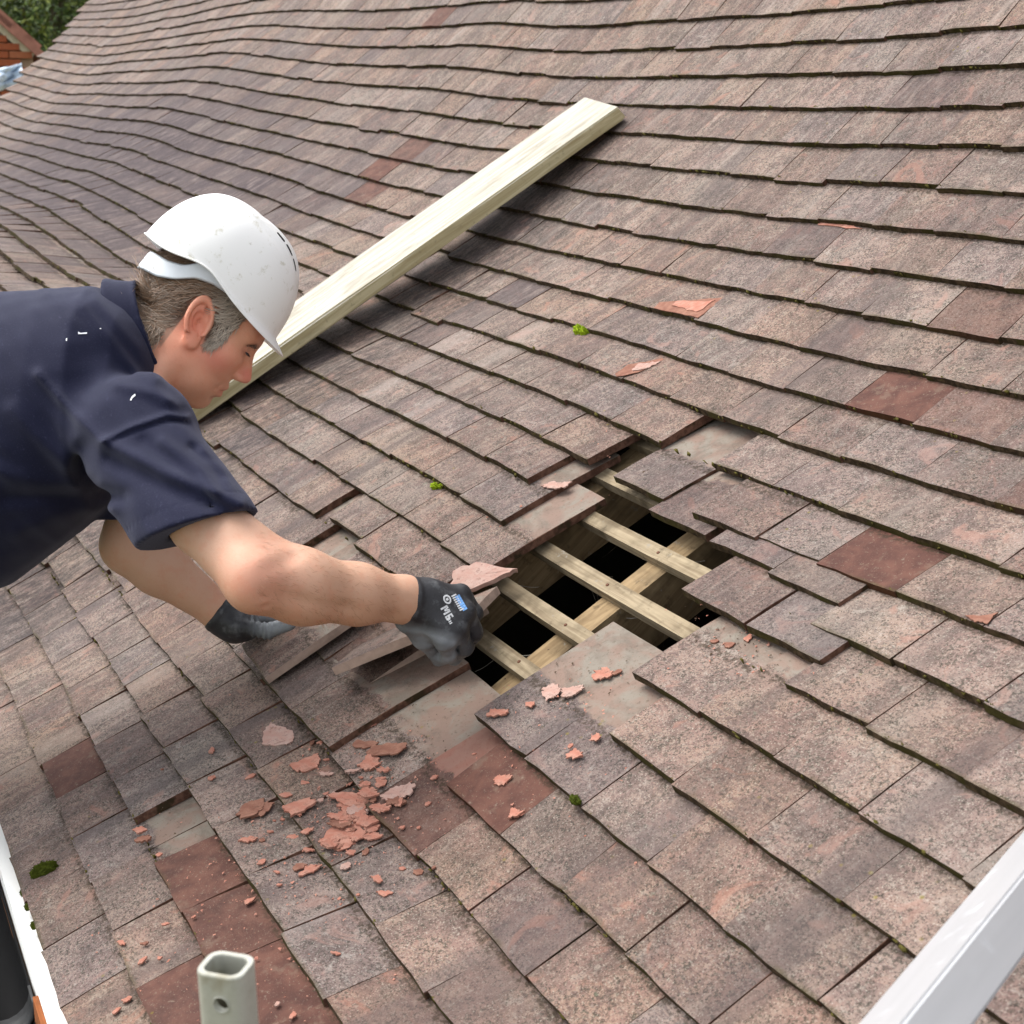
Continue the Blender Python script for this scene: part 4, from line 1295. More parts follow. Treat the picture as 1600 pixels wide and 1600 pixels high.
def f_body(P):
    d = within(P, from_head((.01, -.005, 0)), .165, f_head)
    d = smin(d, s_cone(P, NK0, NK1, .073, .064), .028)
    d = smin(d, s_cone(P, cpt(232, 578, 2.45), from_head((.016, -.088, 0)), .052, .040), .03)       # throat
    for k_ in range(3):
        d = d+.0016*np.exp(-(s_cone(P, cpt(252+9*k_, 522, 2.378), cpt(258+5*k_, 590, 2.388), .001, .001)/.0035)**2)
    d = smin(d, s_cone(P, cpt(238, 598, 2.39), from_head((-.012, -.05, .050)), .022, .016), .02)   # neck tendon
    d = smin(d, s_cone(P, cpt(150, 600, 2.46), cpt(-330, 720, 2.55), .075, .10), .05)
    sh = s_cone(P, cpt(180, 600, 2.44), SR, .05, .056)
    sh = smin(sh, s_cone(P, cpt(180, 600, 2.47), SL, .05, .056), .03)
    d = smin(d, sh, .03)
    # near arm
    ar = s_cone(P, SR, SR+(ER-SR)*.60, .048, .0505)
    ar = smin(ar, s_cone(P, SR+(ER-SR)*.60, ER, .0505, .0435), .02)
    m1 = ER+(WR-ER)*.30+np.array((0, .001, 0)); m2 = ER+(WR-ER)*.66+np.array((0, .001, 0))
    ar = smin(ar, s_cone(P, ER, m1, .0435, .0515), .022)
    ar = smin(ar, s_cone(P, m1, m2, .0515, .0425), .02)
    ar = smin(ar, s_cone(P, m2, WR, .0425, .0325), .02)
    ar = smin(ar, s_cone(P, WR, WR+(WR-ER)*.12, .0325, .030), .02)
    ar = smin(ar, s_sph(P, ER+np.array((-.002, .018, -.020)), .021), .018)      # point of the elbow
    ar = smin(ar, s_cone(P, SR+(ER-SR)*.78+np.array((.012, -.010, 0)), ER+(WR-ER)*.24+np.array((.0, -.006, 0)), .0385, .0440), .02)   # muscle bridging the elbow
    # groove under the forearm muscle
    ar = ar+.0045*np.exp(-(s_cone(P, cpt(418, 930, 2.01), cpt(612, 955, 2.165), .001, .001)/.011)**2)
    ar = ar+.003*np.exp(-(s_cone(P, cpt(415, 890, 2.01), cpt(460, 868, 2.06), .001, .001)/.012)**2)
    # wrist tendons, elbow folds
    ar = ar-.0018*np.exp(-(s_cone(P, cpt(560, 905, 2.13), cpt(632, 926, 2.165), .001, .001)/.006)**2)
    ar = ar+.0020*np.exp(-(s_cone(P, cpt(378, 938, 2.03), cpt(430, 950, 2.03), .001, .001)/.004)**2)+.0016*np.exp(-(s_cone(P, cpt(372, 925, 2.03), cpt(420, 934, 2.02), .001, .001)/.004)**2)
    ar = ar-.0012*vnoise(P, 38, 12)
    d = smin(d, ar, .03)
    # far arm
    al_ = s_cone(P, SL, EL_, .058, .046)
    n1 = EL_+(WL-EL_)*.32
    al_ = smin(al_, s_cone(P, EL_, n1, .046, .048), .03)
    al_ = smin(al_, s_cone(P, n1, WL, .048, .031), .02)
    al_ = smin(al_, s_cone(P, WL, WL+(WL-EL_)*.15, .031, .03), .02)
    return smin(d, al_, .03)

# --- shirt
TX = np.array([-560, -400, -150, 0, 100, 160, 215, 250, 275.])
TCY = np.array([790, 775, 728, 686, 648, 622, 596, 572, 565.])
TRY = np.array([205, 215, 235, 231, 196, 170, 118, 64, 20.])
TZ = np.array([2.62, 2.58, 2.52, 2.48, 2.46, 2.45, 2.445, 2.44, 2.44])
TRZ = np.array([.20, .21, .22, .225, .225, .215, .165, .10, .03])
ZT = 2.45
def f_torso(P):
    x = P[:, 0]/ZT*FPX+800
    cy = (np.interp(x, TX, TCY)-800)/FPX*ZT; ry = np.interp(x, TX, TRY)/FPX*ZT
    cz = np.interp(x, TX, TZ); rz = np.interp(x, TX, TRZ)
    yy = (P[:, 1]-cy)/ry; z = (P[:, 2]-cz)/rz
    k = np.sqrt(yy*yy+z*z)+1e-6
    d = (k-1)*np.minimum(ry, rz)*.9
    end = (x-262)/FPX*ZT
    return smax(smax(d, end, .05), (-540-x)/FPX*ZT, .02)
HEMN = np.array((.285, .945, -.12)); HEMN /= np.linalg.norm(HEMN)
HEMC = cpt(318, 825, 2.125)
ARD = (ER-SR)/np.linalg.norm(ER-SR)
def f_shirt(P):
    d = f_torso(P)
    sl = s_cone(P, SR+np.array((-.005, .004, 0)), HEMC+ARD*.06-np.array((.012, -.016, .0)), .082, .081)
    sl = smin(sl, s_cone(P, SR, SR+(ER-SR)*.85, .0765, .0630), .02)
    sl = smin(sl, s_sph(P, SR+np.array((-.004, -.002, .03)), .084), .05)
    px_, py_ = P[:, 0]/P[:, 2]*FPX+800, P[:, 1]/P[:, 2]*FPX+800
    near = np.clip((2.47-P[:, 2])/.06, 0, 1)
    d = smin(d, sl, .055)
    d = smin(d, s_cone(P, SL, EL_-np.array((0, .05, 0)), .088, .078), .05)
    # folds, seams and pulls of the cloth (ridges along measured lines, on the near side)
    def ridge(pts, amp, w):
        m = None
        for (x0, y0), (x1, y1) in zip(pts[:-1], pts[1:]):
            dx, dy = x1-x0, y1-y0
            t_ = np.clip(((px_-x0)*dx+(py_-y0)*dy)/(dx*dx+dy*dy), 0, 1)
            q = np.hypot(px_-x0-t_*dx, py_-y0-t_*dy)
            m = q if m is None else np.minimum(m, q)
        return amp*np.exp(-(m/w)**2)*near
    g = 0
    g = g+ridge([(60, 585), (110, 640), (160, 690)], .010, 9)
    g = g+ridge([(168, 693), (260, 738), (375, 785)], .011, 12)
    g = g-ridge([(172, 718), (265, 765), (360, 805)], .008, 13)
    g = g+ridge([(160, 690), (205, 668), (262, 648), (292, 652)], .0055, 6)
    g = g-ridge([(160, 696), (205, 675), (262, 656), (294, 660)], .004, 4)
    g = g+ridge([(150, 470), (215, 545), (245, 590)], .007, 12)
    g = g+ridge([(130, 480), (200, 565), (262, 625)], .006, 10)
    g = g+ridge([(185, 600), (240, 615), (275, 632)], .006, 10)
    g = g+ridge([(255, 690), (310, 735), (335, 765)], .007, 11)
    g = g-ridge([(225, 688), (300, 745), (330, 785)], .006, 10)
    g = g+ridge([(20, 640), (75, 700), (130, 770)], .007, 14)
    g = g+ridge([(0, 735), (70, 760), (150, 765)], .008, 14)
    g = g-ridge([(130, 700), (125, 745), (160, 775)], .011, 14)
    g = g-ridge([(10, 778), (90, 772), (190, 776)], .010, 13)
    g = g+ridge([(30, 830), (100, 805), (170, 790)], .006, 15)
    g = g-ridge([(300, 700), (330, 722), (345, 745)], .006, 8)
    g = g+ridge([(318, 705), (345, 738), (362, 765)], .005, 8)
    # many small soft wrinkles running across the pull of the cloth
    def wrinkle(ax, fr, am, seed):
        u_ = px_*ax[0]+py_*ax[1]
        w_ = u_*fr+2.2*vnoise(P, 9, seed)+1.1*vnoise(P, 23, seed+1)
        return am*(np.abs(np.sin(w_))**3)*np.clip(.5+vnoise(P, 15, seed+2)*1.3, 0, 1)*near
    g = g+wrinkle((.62, -.78), .075, .0018, 20)+wrinkle((-.80, .60), .11, .0014, 30)+wrinkle((.1, 1.0), .060, .0008, 40)
    d = d-g-.0010*vnoise(P, 60, 4)
    # sleeve hem cut, with a stitched band
    hd = (P-HEMC)@HEMN.astype(f32)
    near_arm = s_cone(P, SR, HEMC+HEMN*.1, .13, .13)
    d = d-.0018*((hd > -.030) & (hd < -.0285))*(near_arm < 0)*-1
    cut = np.where((near_arm < 0) & (P[:, 2] < 2.38), hd, -1.0)
    d = smax(d, cut, .004)
    cut2 = np.where(P[:, 2] > 2.42, (P[:, 1]-cpt(200, 812, 2.6)[1]), -1.0)
    far_arm = s_cone(P, SL, EL_, .11, .11)
    d = np.where(far_arm < 0, np.maximum(d, np.where(far_arm < -.004, cut2, -1)), d)
    # hollow at the hem and the neck so that skin shows inside
    inner = s_cone(P, SR+(ER-SR)*.35, ER, .0560, .0560)
    d = smax(d, -np.where(hd > -.028, inner, 1.0), .003)
    nk = s_cone(P, NK0, NK1, .076, .068)
    d = smax(d, -nk, .004)
    return d
CN = cpt(262, 514, 2.45)-cpt(226, 526, 2.45); CN /= np.linalg.norm(CN)
CC = cpt(226, 527, 2.44)
def f_collar(P):
    q = P-CC
    h = q@CN.astype(f32)
    rad = q-h[:, None]*CN.astype(f32)
    # slightly oval ring standing round the neck, folded over outwards
    r = np.sqrt((rad[:, 0]**2+rad[:, 1]**2)*(1/.0895)**2+(rad[:, 2]/.078)**2)*.085
    rr = r-.085-.016*np.clip((.010-h)/.04, 0, 1)
    d = np.abs(rr)-.0042-.0015*np.exp(-((h+.026)/.006)**2)
    d = np.maximum(d, np.abs(h+.006)-.0255)
    gap = s_cone(P, cpt(262, 640, 2.40), cpt(250, 640, 2.50), .02, .02)
    return smax(d, -gap, .003)-.0008*vnoise(P, 60, 9)

# --- gloves
KN = [cpt(722, 928, 2.235), cpt(729, 957, 2.215), cpt(717, 984, 2.200), cpt(697, 1004, 2.190)]
PX1 = [cpt(741, 958, 2.245), cpt(741, 988, 2.232), cpt(726, 1011, 2.222), cpt(702, 1023, 2.212)]
TIP = [cpt(733, 985, 2.272), cpt(726, 1011, 2.262), cpt(709, 1028, 2.250), cpt(688, 1031, 2.240)]
def f_gloveR(P):
    axis = (WR-ER)/np.linalg.norm(WR-ER)
    d = s_cone(P, WR-axis*.012, WR+axis*.03, .0375, .038)
    for k in range(4):
        d = smin(d, s_cone(P, WR+axis*.03+(KN[k]-WR)*.12, KN[k]-(KN[k]-WR)*.04, .024, .0165), .022)
    d = smin(d, s_ell(P, cpt(672, 962, 2.215), (.044, .030, .020)), .02)
    fg = None
    for k in range(4):
        r = (.0128, .0132, .0126, .0115)[k]
        a = smin(s_cone(P, KN[k], PX1[k], r*1.08, r), s_cone(P, PX1[k], TIP[k], r, r*.92), .006)
        fg = a if fg is None else smin(fg, a, .0016)
    d = smin(d, fg, .006)
    th = smin(s_cone(P, cpt(640, 972, 2.21), cpt(662, 1000, 2.215), .018, .0145), s_cone(P, cpt(662, 1000, 2.215), cpt(684, 1026, 2.235), .0145, .0115), .008)
    d = smin(d, th, .010)
    cut = -((P-WR)@axis.astype(f32)+.004+.10*(P[:, 1]-WR[1])*0)
    d = smax(d, cut, .003)
    # crumpled, dipped-latex creases on the palm side
    low = np.clip(((P[:, 1]/P[:, 2]*FPX+800)-(968+.25*(P[:, 0]/P[:, 2]*FPX+800-640)))/14, 0, 1)
    d = d-.0022*low*vnoise(P, 210, 3)-.0010*vnoise(P, 120, 6)
    # ribbed cuff lip
    hh = (P-WR)@axis.astype(f32)
    return d-.0016*np.exp(-((hh-.004)/.004)**2)
FN = [(cpt(372, 978, 2.60), cpt(418, 986, 2.583), cpt(452, 975, 2.580), .0150, .0118),
      (cpt(388, 968, 2.640), cpt(430, 965, 2.640), cpt(462, 960, 2.640), .0135, .0112),
      (cpt(384, 958, 2.670), cpt(428, 950, 2.675), cpt(458, 944, 2.680), .0135, .0112),
      (cpt(378, 950, 2.695), cpt(418, 940, 2.710), cpt(444, 933, 2.720), .0130, .0108),
      (cpt(370, 944, 2.720), cpt(404, 932, 2.740), cpt(424, 926, 2.750), .0120, .0100)]
def f_gloveL(P):
    ax = (WL-EL_)/np.linalg.norm(WL-EL_)
    d = s_cone(P, WL-ax*.012, WL+ax*.03, .0355, .034)
    d = smin(d, s_cone(P, WL+ax*.01, cpt(385, 980, 2.615), .033, .024), .02)
    for a, b, c, r0, r1 in FN:
        d = smin(d, s_cone(P, WL+ax*.03, a, .026, r0*1.15), .016)
        q = smin(s_cone(P, a, b, r0, (r0+r1)/2), s_cone(P, b, c, (r0+r1)/2, r1), .006)
        d = smin(d, q, .006)
    cut = -((P-WL)@ax.astype(f32)+.008)
    d = smax(d, cut, .003)
    s = P[:, 0]/P[:, 2]*FPX+800
    rib = np.clip((s-385)/8, 0, 1)*np.clip((428-s)/8, 0, 1)
    d = d-.0016*rib*np.sin((s-385)*.72)*np.clip((2.62-P[:, 2])/.01, 0, 1)-.0010*vnoise(P, 130, 8)
    return d-.0014*np.exp(-(((P-WL)@ax.astype(f32)-.0)/.004)**2)

# --- materials
def tint_mat(name, rough, spec, bscale, bstr, bdist, sss=0.0, sheen=0.0, var=.12):
    t = NT(name)
    p = t.pos()
    c = t.attr('tint', 'GEOMETRY', 'Color')
    n1 = t.noise(p, bscale, 4, .6)
    n2 = t.noise(p, bscale*.12, 4, .6)
    c = t.mix(1.0, c, t.ramp(n2, [(.3, (1-var, 1-var, 1-var, 1)), (.7, (1+var*.5, 1+var*.5, 1+var*.5, 1))]), 'MULTIPLY')
    t.bump(n1, bstr, bdist)
    if sss:
        t.b.inputs['Subsurface Weight'].default_value = sss
        t.b.inputs['Subsurface Radius'].default_value = (.010, .004, .002)
        t.b.inputs['Subsurface Scale'].default_value = .5
    if sheen:
        t.b.inputs['Sheen Weight'].default_value = sheen
        t.b.inputs['Sheen Roughness'].default_value = .5
    return t.done(c, rough, spec)
def skin_mat():
    t = NT('skin')
    p = t.pos()
    c = t.attr('tint', 'GEOMETRY', 'Color')
    n1 = t.noise(p, 900, 3, .6); n2 = t.noise(p, 42, 5, .65); n3 = t.noise(p, 260, 4, .65); n4 = t.noise(p, 14, 3, .6)
    c = t.mix(t.math('MULTIPLY', t.step(n2, .48, .66), .28), c, t.mix(1.0, c, (1.02, .74, .66, 1), 'MULTIPLY'))
    c = t.mix(t.math('MULTIPLY', t.step(n3, .58, .72), .30), c, t.mix(1.0, c, (.80, .66, .56, 1), 'MULTIPLY'))
    c = t.mix(t.math('MULTIPLY', t.step(n4, .5, .68), .20), c, t.mix(1.0, c, (.88, .80, .72, 1), 'MULTIPLY'))
    c = t.mix(t.math('MULTIPLY', t.step(n1, .60, .72), .22), c, t.mix(1.0, c, (.72, .60, .52, 1), 'MULTIPLY'))
    t.bump(t.math('ADD', t.math('MULTIPLY', n1, .5), t.math('MULTIPLY', n3, .8)), .45, .0011)
    t.b.inputs['Subsurface Weight'].default_value = .10
    t.b.inputs['Subsurface Radius'].default_value = (.008, .003, .0016)
    t.b.inputs['Subsurface Scale'].default_value = .5
    return t.done(c, t.math('MULTIPLY_ADD', n3, .25, .42), .32)
M_SKIN = skin_mat()
t = NT('navy_pique_cotton')
p = t.pos()
n1 = t.voro(p, 900); n2 = t.noise(p, 14, 4, .6); n3 = t.noise(p, 160, 3, .6)
c = t.mix(n2, srgb(21, 23, 42), srgb(29, 31, 52))
c = t.mix(t.math('MULTIPLY', t.step(t.noise(p, 480, 3, .7), .56, .70), .35), c, srgb(60, 62, 84))
c = t.mix(t.math('MULTIPLY', t.step(n3, .62, .74), .25), c, srgb(66, 68, 92))
t.b.inputs['Sheen Weight'].default_value = .12
t.b.inputs['Sheen Roughness'].default_value = .45
t.b.inputs['Sheen Tint'].default_value = (.75, .78, 1.0, 1)
t.bump(t.math('ADD', n1, t.math('MULTIPLY', n3, .6)), .35, .0008)
M_NAVY = t.done(c, .85, .15)
def glove_mat():
    t = NT('work_glove')
    p = t.pos()
    c = t.attr('tint', 'GEOMETRY', 'Color')
    n1 = t.noise(p, 55, 5, .65); n2 = t.noise(p, 330, 3, .6)
    c = t.mix(t.math('MULTIPLY', t.step(n1, .52, .68), .40), c, alb(140, 144, 148))
    c = t.mix(t.math('MULTIPLY', t.step(t.noise(p, 24, 4), .58, .70), .35), c, alb(168, 170, 172))
    t.bump(t.math('ADD', n2, t.math('MULTIPLY', n1, 1.2)), .5, .0010)
    return t.done(c, .55, .4)
M_GLOVE = glove_mat()

def L3(r, g, b, k=.66):
    return np.array(alb(r, g, b, k)[:3])
SK_ARM, SK_FACE, SK_RED, SK_TAN, HAIRC = L3(230, 184, 156), L3(218, 160, 132, 1.0), L3(216, 132, 112), L3(206, 154, 118), L3(104, 86, 72)
def hair_region(q):
    """1 where hair grows, in head coordinates"""
    f, u, l = q[:, 0], q[:, 1], np.abs(q[:, 2])
    def st(x, a, b): return np.clip((x-a)/(b-a), 0, 1)
    low = np.interp(f, [-.12, -.06, -.035, -.022, .012, .020, .040, .047, .055, .062], [-.070, -.072, -.062, .030, .044, -.020, -.026, -.012, .020, .045])
    return st(u, low-.004, low+.006)*st(f, .070, .060)
def LF(r, g, b): return L3(r, g, b, .98)
def skin_color(V):
    q = to_head(V)
    head = np.clip(1-(f_head(V)-.004)/.03, 0, 1)*np.clip((q[:, 1]+.16)/.03, 0, 1)
    base = np.tile(SK_ARM, (len(V), 1))
    # arms: warmer and redder towards elbow and underside
    pxx = V[:, 0]/V[:, 2]*FPX+800; pyy = V[:, 1]/V[:, 2]*FPX+800
    e = np.exp(-((pxx-405)**2+(pyy-915)**2)/60**2)[:, None]
    base = base*(1-.55*e)+L3(222, 140, 116)*.55*e
    mid = np.clip((pyy-880)/80, 0, 1)[:, None]
    base = base*(1-.45*mid)+SK_TAN*.45*mid
    fx = base*0+SK_FACE
    def spot(c, r, col, a):
        nonlocal fx
        w = np.exp(-(((q-np.array(c))/np.array(r))**2).sum(1))[:, None]*a
        fx = fx*(1-w)+col*w
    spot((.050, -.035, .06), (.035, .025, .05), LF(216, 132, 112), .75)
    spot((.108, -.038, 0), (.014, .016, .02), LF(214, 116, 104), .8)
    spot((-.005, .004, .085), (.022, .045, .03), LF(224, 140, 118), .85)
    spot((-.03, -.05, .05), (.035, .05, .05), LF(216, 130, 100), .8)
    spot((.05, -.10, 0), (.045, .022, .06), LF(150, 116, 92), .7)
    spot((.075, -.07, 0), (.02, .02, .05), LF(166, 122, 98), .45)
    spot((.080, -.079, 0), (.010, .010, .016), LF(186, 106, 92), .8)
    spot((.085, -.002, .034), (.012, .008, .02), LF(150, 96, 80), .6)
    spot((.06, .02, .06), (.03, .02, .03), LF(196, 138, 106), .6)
    hr = hair_region(q)[:, None]*(f_head(V) < .02)[:, None]
    eark = np.exp(-(((q-np.array((-.004, .004, .088)))/np.array((.026, .045, .016)))**2).sum(1))[:, None]
    hr = hr*(1-np.clip(eark*2.2, 0, 1))
    fx = fx*(1-hr)+HAIRC*hr
    nkw = np.exp(-(s_cone(V.astype(f32), NK0, NK1, .05, .05)/.035)**2)[:, None]*(1-head[:, None])
    base = base*(1-nkw)+L3(214, 138, 106)*nkw
    h = head[:, None]
    return base*(1-h)+fx*h
PERSON = empty('person', tuple(c2w(cpt(-200, 760, 2.5))))
tag(PERSON, 'man in a navy polo shirt and black gloves leaning over the roof', 'person')
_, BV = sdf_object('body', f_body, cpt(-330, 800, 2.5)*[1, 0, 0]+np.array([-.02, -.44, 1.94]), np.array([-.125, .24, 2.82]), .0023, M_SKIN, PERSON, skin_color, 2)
sdf_object('polo_shirt', f_shirt, np.array([-1.47, -.42, 1.98]), np.array([-.36, .32, 2.86]), .0040, M_NAVY, PERSON, None, 1)
sdf_object('collar', f_collar, np.array([-.78, -.42, 2.28]), np.array([-.50, -.17, 2.60]), .0026, M_NAVY, PERSON, None, 2)
G_DARK, G_GREY = L3(44, 44, 48), L3(132, 136, 140)
def gcolR(V):
    x = V[:, 0]/V[:, 2]*FPX+800; y = V[:, 1]/V[:, 2]*FPX+800
    w = np.clip((y-(968+.28*(x-640)))/16, 0, 1)*np.clip((740-x)/30, 0, 1)
    w = (w*(.75+.35*vnoise(V, 90, 2)))[:, None]
    w = np.clip(w, 0, 1)
    return G_DARK*(1-w)+G_GREY*w
def gcolL(V):
    x = V[:, 0]/V[:, 2]*FPX+800
    w = np.clip((x-385)/45, 0, 1)[:, None]*.9
    return G_DARK*(1-w)+L3(150, 156, 160)*w
gl, GV = sdf_object('glove', f_gloveR, np.array([-.185, .09, 2.12]), np.array([-.035, .26, 2.33]), .0019, M_GLOVE, PERSON, gcolR, 1)
gl2, _ = sdf_object('glove', f_gloveL, np.array([-.56, .11, 2.52]), np.array([-.36, .26, 2.82]), .0022, M_GLOVE, PERSON, gcolL, 1)

# ------------------------------------------------------------------ hard hat
def h_axes(delta=math.radians(9.3), origin=(-.016, .0705, 0)):
    hf = FW*math.cos(delta)-UPV*math.sin(delta)
    hu = FW*math.sin(delta)+UPV*math.cos(delta)
    return hf, hu, from_head(origin)
HF, HU, HO = h_axes()
t = NT('white_hat_plastic')
n1 = t.noise(t.obj(), 38, 5, .7)
c = t.mix(t.step(n1, .57, .70), alb(240, 240, 238, .92), alb(212, 210, 198, .92))
dt_ = t.step(t.noise(t.obj(), 9, 6, .7), .52, .72)
c = t.mix(t.math('MULTIPLY', dt_, .28), c, alb(196, 190, 172, .9))
sc_ = t.step(t.noise(t.mapping(t.obj(), sc=(30, 90, 60)), 1.0, 5, .7), .64, .74)
c = t.mix(t.math('MULTIPLY', sc_, .55), c, alb(172, 168, 152, .9))
t.bump(t.noise(t.obj(), 70, 4), .12, .001)
M_HAT = t.done(c, .42, .4)
M_BAND = flat('grey_white_headband', (214, 219, 224), .5, .06, 30)
M_VENT = flat('vent_slot', (22, 22, 20), .9)
HAT = empty('hard_hat', tuple(c2w(HO)))
tag(HAT, 'white safety helmet worn by the man, with a short peak and vent slots', 'helmet')
def hat_point(th, s):
    """th: azimuth, 0 front, +90 deg towards the camera; s: 0 at the rim .. 1 at the crown"""
    cf, sf = math.cos(th), math.sin(th)
    a = .139 if cf > 0 else .128
    b = .104
    e = 2.4
    R = (abs(cf/a)**e+abs(sf/b)**e)**(-1/e)
    ang = s*math.pi/2
    rr = R*math.cos(ang)**.74*(1+.012*(1-s))
    h = .137*math.sin(ang)**.92
    # raised spine with two side ribs
    lat = rr*sf
    top = max(0, s-.25)
    h += (.0058*math.exp(-(lat/.020)**8)+.0046*math.exp(-((abs(lat)-.047)/.0085)**4))*min(1, top*2.4)
    # brow flare towards the peak and up-swept rear notch
    rim = 0.0
    d = abs((math.degrees(th)+180) % 360-180)
    rim += .016*math.exp(-((d-100)/26.0)**2)-.004*math.exp(-((d-135)/22.0)**2)
    rim -= .006*math.exp(-(d/45.0)**2)
    h = h*(1-rim/.137*1.0)+rim
    f, l = rr*cf, rr*sf
    if f < -.075: h += .0
    return f, h, l
def hat_w(f, h, l):
    return HO+HF*f+HU*h+LAT*l
def hat_shell():
    V, F = [], []
    NT_, NS = 96, 26
    for j in range(NS):
        s = (j/NS)**.9
        for i in range(NT_):
            V.append(hat_w(*hat_point(2*math.pi*i/NT_, s)))
    V.append(hat_w(0, .1415, 0))
    for j in range(NS-1):
        for i in range(NT_):
            F.append((j*NT_+i, j*NT_+(i+1) % NT_, (j+1)*NT_+(i+1) % NT_, (j+1)*NT_+i))
    for i in range(NT_): F.append(((NS-1)*NT_+i, (NS-1)*NT_+(i+1) % NT_, len(V)-1))
    # rim flange: narrow lip all round, growing into the peak at the front
    base = len(V)
    rings = 6
    for k in range(1, rings+1):
        q = k/rings
        for i in range(NT_):
            th = 2*math.pi*i/NT_
            f, h, l = hat_point(th, 0)
            d = abs((math.degrees(th)+180) % 360-180)
            pk = math.exp(-(d/60.0)**4)
            out = .0030+.027*pk
            r = math.hypot(f, l)
            drop = .003*q+.0125*pk*q**1.1
            V.append(hat_w(f+f/r*out*q, h-drop, l*(1+out/r*q*(1-.3*pk))))
    for k in range(rings):
        a0 = 0 if k == 0 else base+(k-1)*NT_
        b0 = base+k*NT_
        for i in range(NT_):
            F.append((a0+(i+1) % NT_, a0+i, b0+i, b0+(i+1) % NT_))
    me = mesh('shell', c2w(np.array(V)), F, True)
    bm = bmesh.new(); bm.from_mesh(me); bmesh.ops.recalc_face_normals(bm, faces=bm.faces); bm.to_mesh(me); bm.free()
    o = link('shell', me, M_HAT, HAT)
    md = o.modifiers.new('thick', 'SOLIDIFY'); md.thickness = .0026; md.offset = -1
    md = o.modifiers.new('sub', 'SUBSURF'); md.levels = 1; md.render_levels = 1
hat_shell()
def hat_patch(name, th0, th1, s0, s1, lift, mats, n=6):
    V, F = [], []
    for k in range(n+1):
        q = k/n
        th, s = th0+(th1-th0)*q, s0+(s1-s0)*q
        c = hat_w(*hat_point(th, s))
        e = hat_w(*hat_point(th+.01, s)); g = hat_w(*hat_point(th, s+.01))
        nrm = np.cross(e-c, g-c); nrm /= np.linalg.norm(nrm)
        if nrm@(c-HO) < 0: nrm = -nrm
        nx = hat_w(*hat_point(th0+(th1-th0)*(q+.02), s0+(s1-s0)*(q+.02)))-c
        sd = np.cross(nrm, nx); sd /= np.linalg.norm(sd)
        w = .0030*(1 if 0 < k < n else .7)
        V += [c+sd*w+nrm*lift, c-sd*w+nrm*lift, c-sd*w-nrm*.001, c+sd*w-nrm*.001]
    for k in range(n):
        for j in range(4): F.append((k*4+j, k*4+(j+1) % 4, k*4+4+(j+1) % 4, k*4+4+j))
    F += [(0, 1, 2, 3), (n*4+3, n*4+2, n*4+1, n*4)]
    link(name, mesh(name, c2w(np.array(V)), F), mats, HAT)
for (a0, a1, s0, s1) in ((52, 40, .765, .715), (37, 28.5, .70, .63), (26.5, 21.5, .61, .525)):
    for sg in (1, -1):
        hat_patch('vent', math.radians(a0*sg), math.radians(a1*sg), s0, s1, .0006, M_VENT)
def headband():
    V, F = [], []
    n = 72
    for i in range(n):
        th = 2*math.pi*i/n
        cf, sf = math.cos(th), math.sin(th)
        d = abs((math.degrees(th)+180) % 360-180)
        a = .100 if cf > 0 else .112
        R = 1/math.sqrt((cf/a)**2+(sf/.087)**2)
        back = 1/(1+math.exp(-(d-118)/9.0))
        lo = -.004-.055*back+.018*math.exp(-((d-128)/12.0)**2)*0
        lo = np.interp(d, [0, 60, 85, 105, 122, 140, 180], [.004, .000, -.003, -.014, -.036, -.050, -.058])
        hi = np.interp(d, [0, 60, 85, 100, 112, 122, 140, 180], [.034, .034, .034, .034, .014, -.004, -.014, -.020])
        rr = R-.004*back
        V.append(HO+HF*(rr*cf)+HU*lo+LAT*(rr*sf)); V.append(HO+HF*(rr*cf)+HU*hi+LAT*(rr*sf))
    for i in range(n):
        j = (i+1) % n
        F.append((2*i, 2*j, 2*j+1, 2*i+1))
    o = link('headband', mesh('headband', c2w(np.array(V)), F, True), M_BAND, HAT)
    md = o.modifiers.new('t', 'SOLIDIFY'); md.thickness = .0022; md.offset = 1
    md = o.modifiers.new('sub', 'SUBSURF'); md.levels = 1; md.render_levels = 1
headband()

# ------------------------------------------------------------------ hair, eyebrow, stubble-grey sideburn
def f_hn(P):
    return smin(f_head(P), s_cone(P, NK0, NK1, .071, .060), .028)
def head_surface(q, it=6):
    """push head-frame points onto the head"""
    q = np.asarray(q, float).copy()
    for _ in range(it):
        P = from_head(q).astype(f32)
        d = f_hn(P)
        e = .002
        g = np.stack([f_hn((P+np.array([e if k == i else 0 for k in range(3)], f32)))-d for i in range(3)], 1)/e
        g /= np.linalg.norm(g, axis=1)[:, None]+1e-9
        P = P-g*d[:, None]
        q = (P-HM)@HB
    return q, g@HB
hr_ = np.random.default_rng(31)
def strands(name, pts, nrm, dirs, length, width, cols, lift=.25, wav=.0):
    VV, FF, CC_ = [], [], []
    seg = 4
    for p, n, d, L, w, c in zip(pts, nrm, dirs, length, width, cols):
        b = len(VV)
        side = np.cross(n, d); side /= np.linalg.norm(side)+1e-9
        ph = hr_.uniform(0, 6.28); wv = hr_.normal(0, 1)*wav
        for k in range(seg+1):
            s = k/seg
            c0 = p+d*L*s+n*(.0015+L*lift*s*(1-s*.75))+side*wv*L*math.sin(s*3+ph)
            ww = w*(1-s**2*.8)
            VV += [c0-side*ww, c0+side*ww+n*w*.4]
            CC_ += [c*(0.80+.35*s)]*2
        for k in range(seg):
            FF.append((b+2*k, b+2*k+1, b+2*k+3, b+2*k+2))
    Wd = c2w(from_head(np.array(VV)))
    me = mesh(name, Wd, FF, True)
    a = me.attributes.new('tint', 'FLOAT_COLOR', 'POINT')
    a.data.foreach_set('color', np.concatenate([np.array(CC_), np.ones((len(CC_), 1))], 1).astype(np.float32).ravel())
    return me
t = NT('grey_brown_hair')
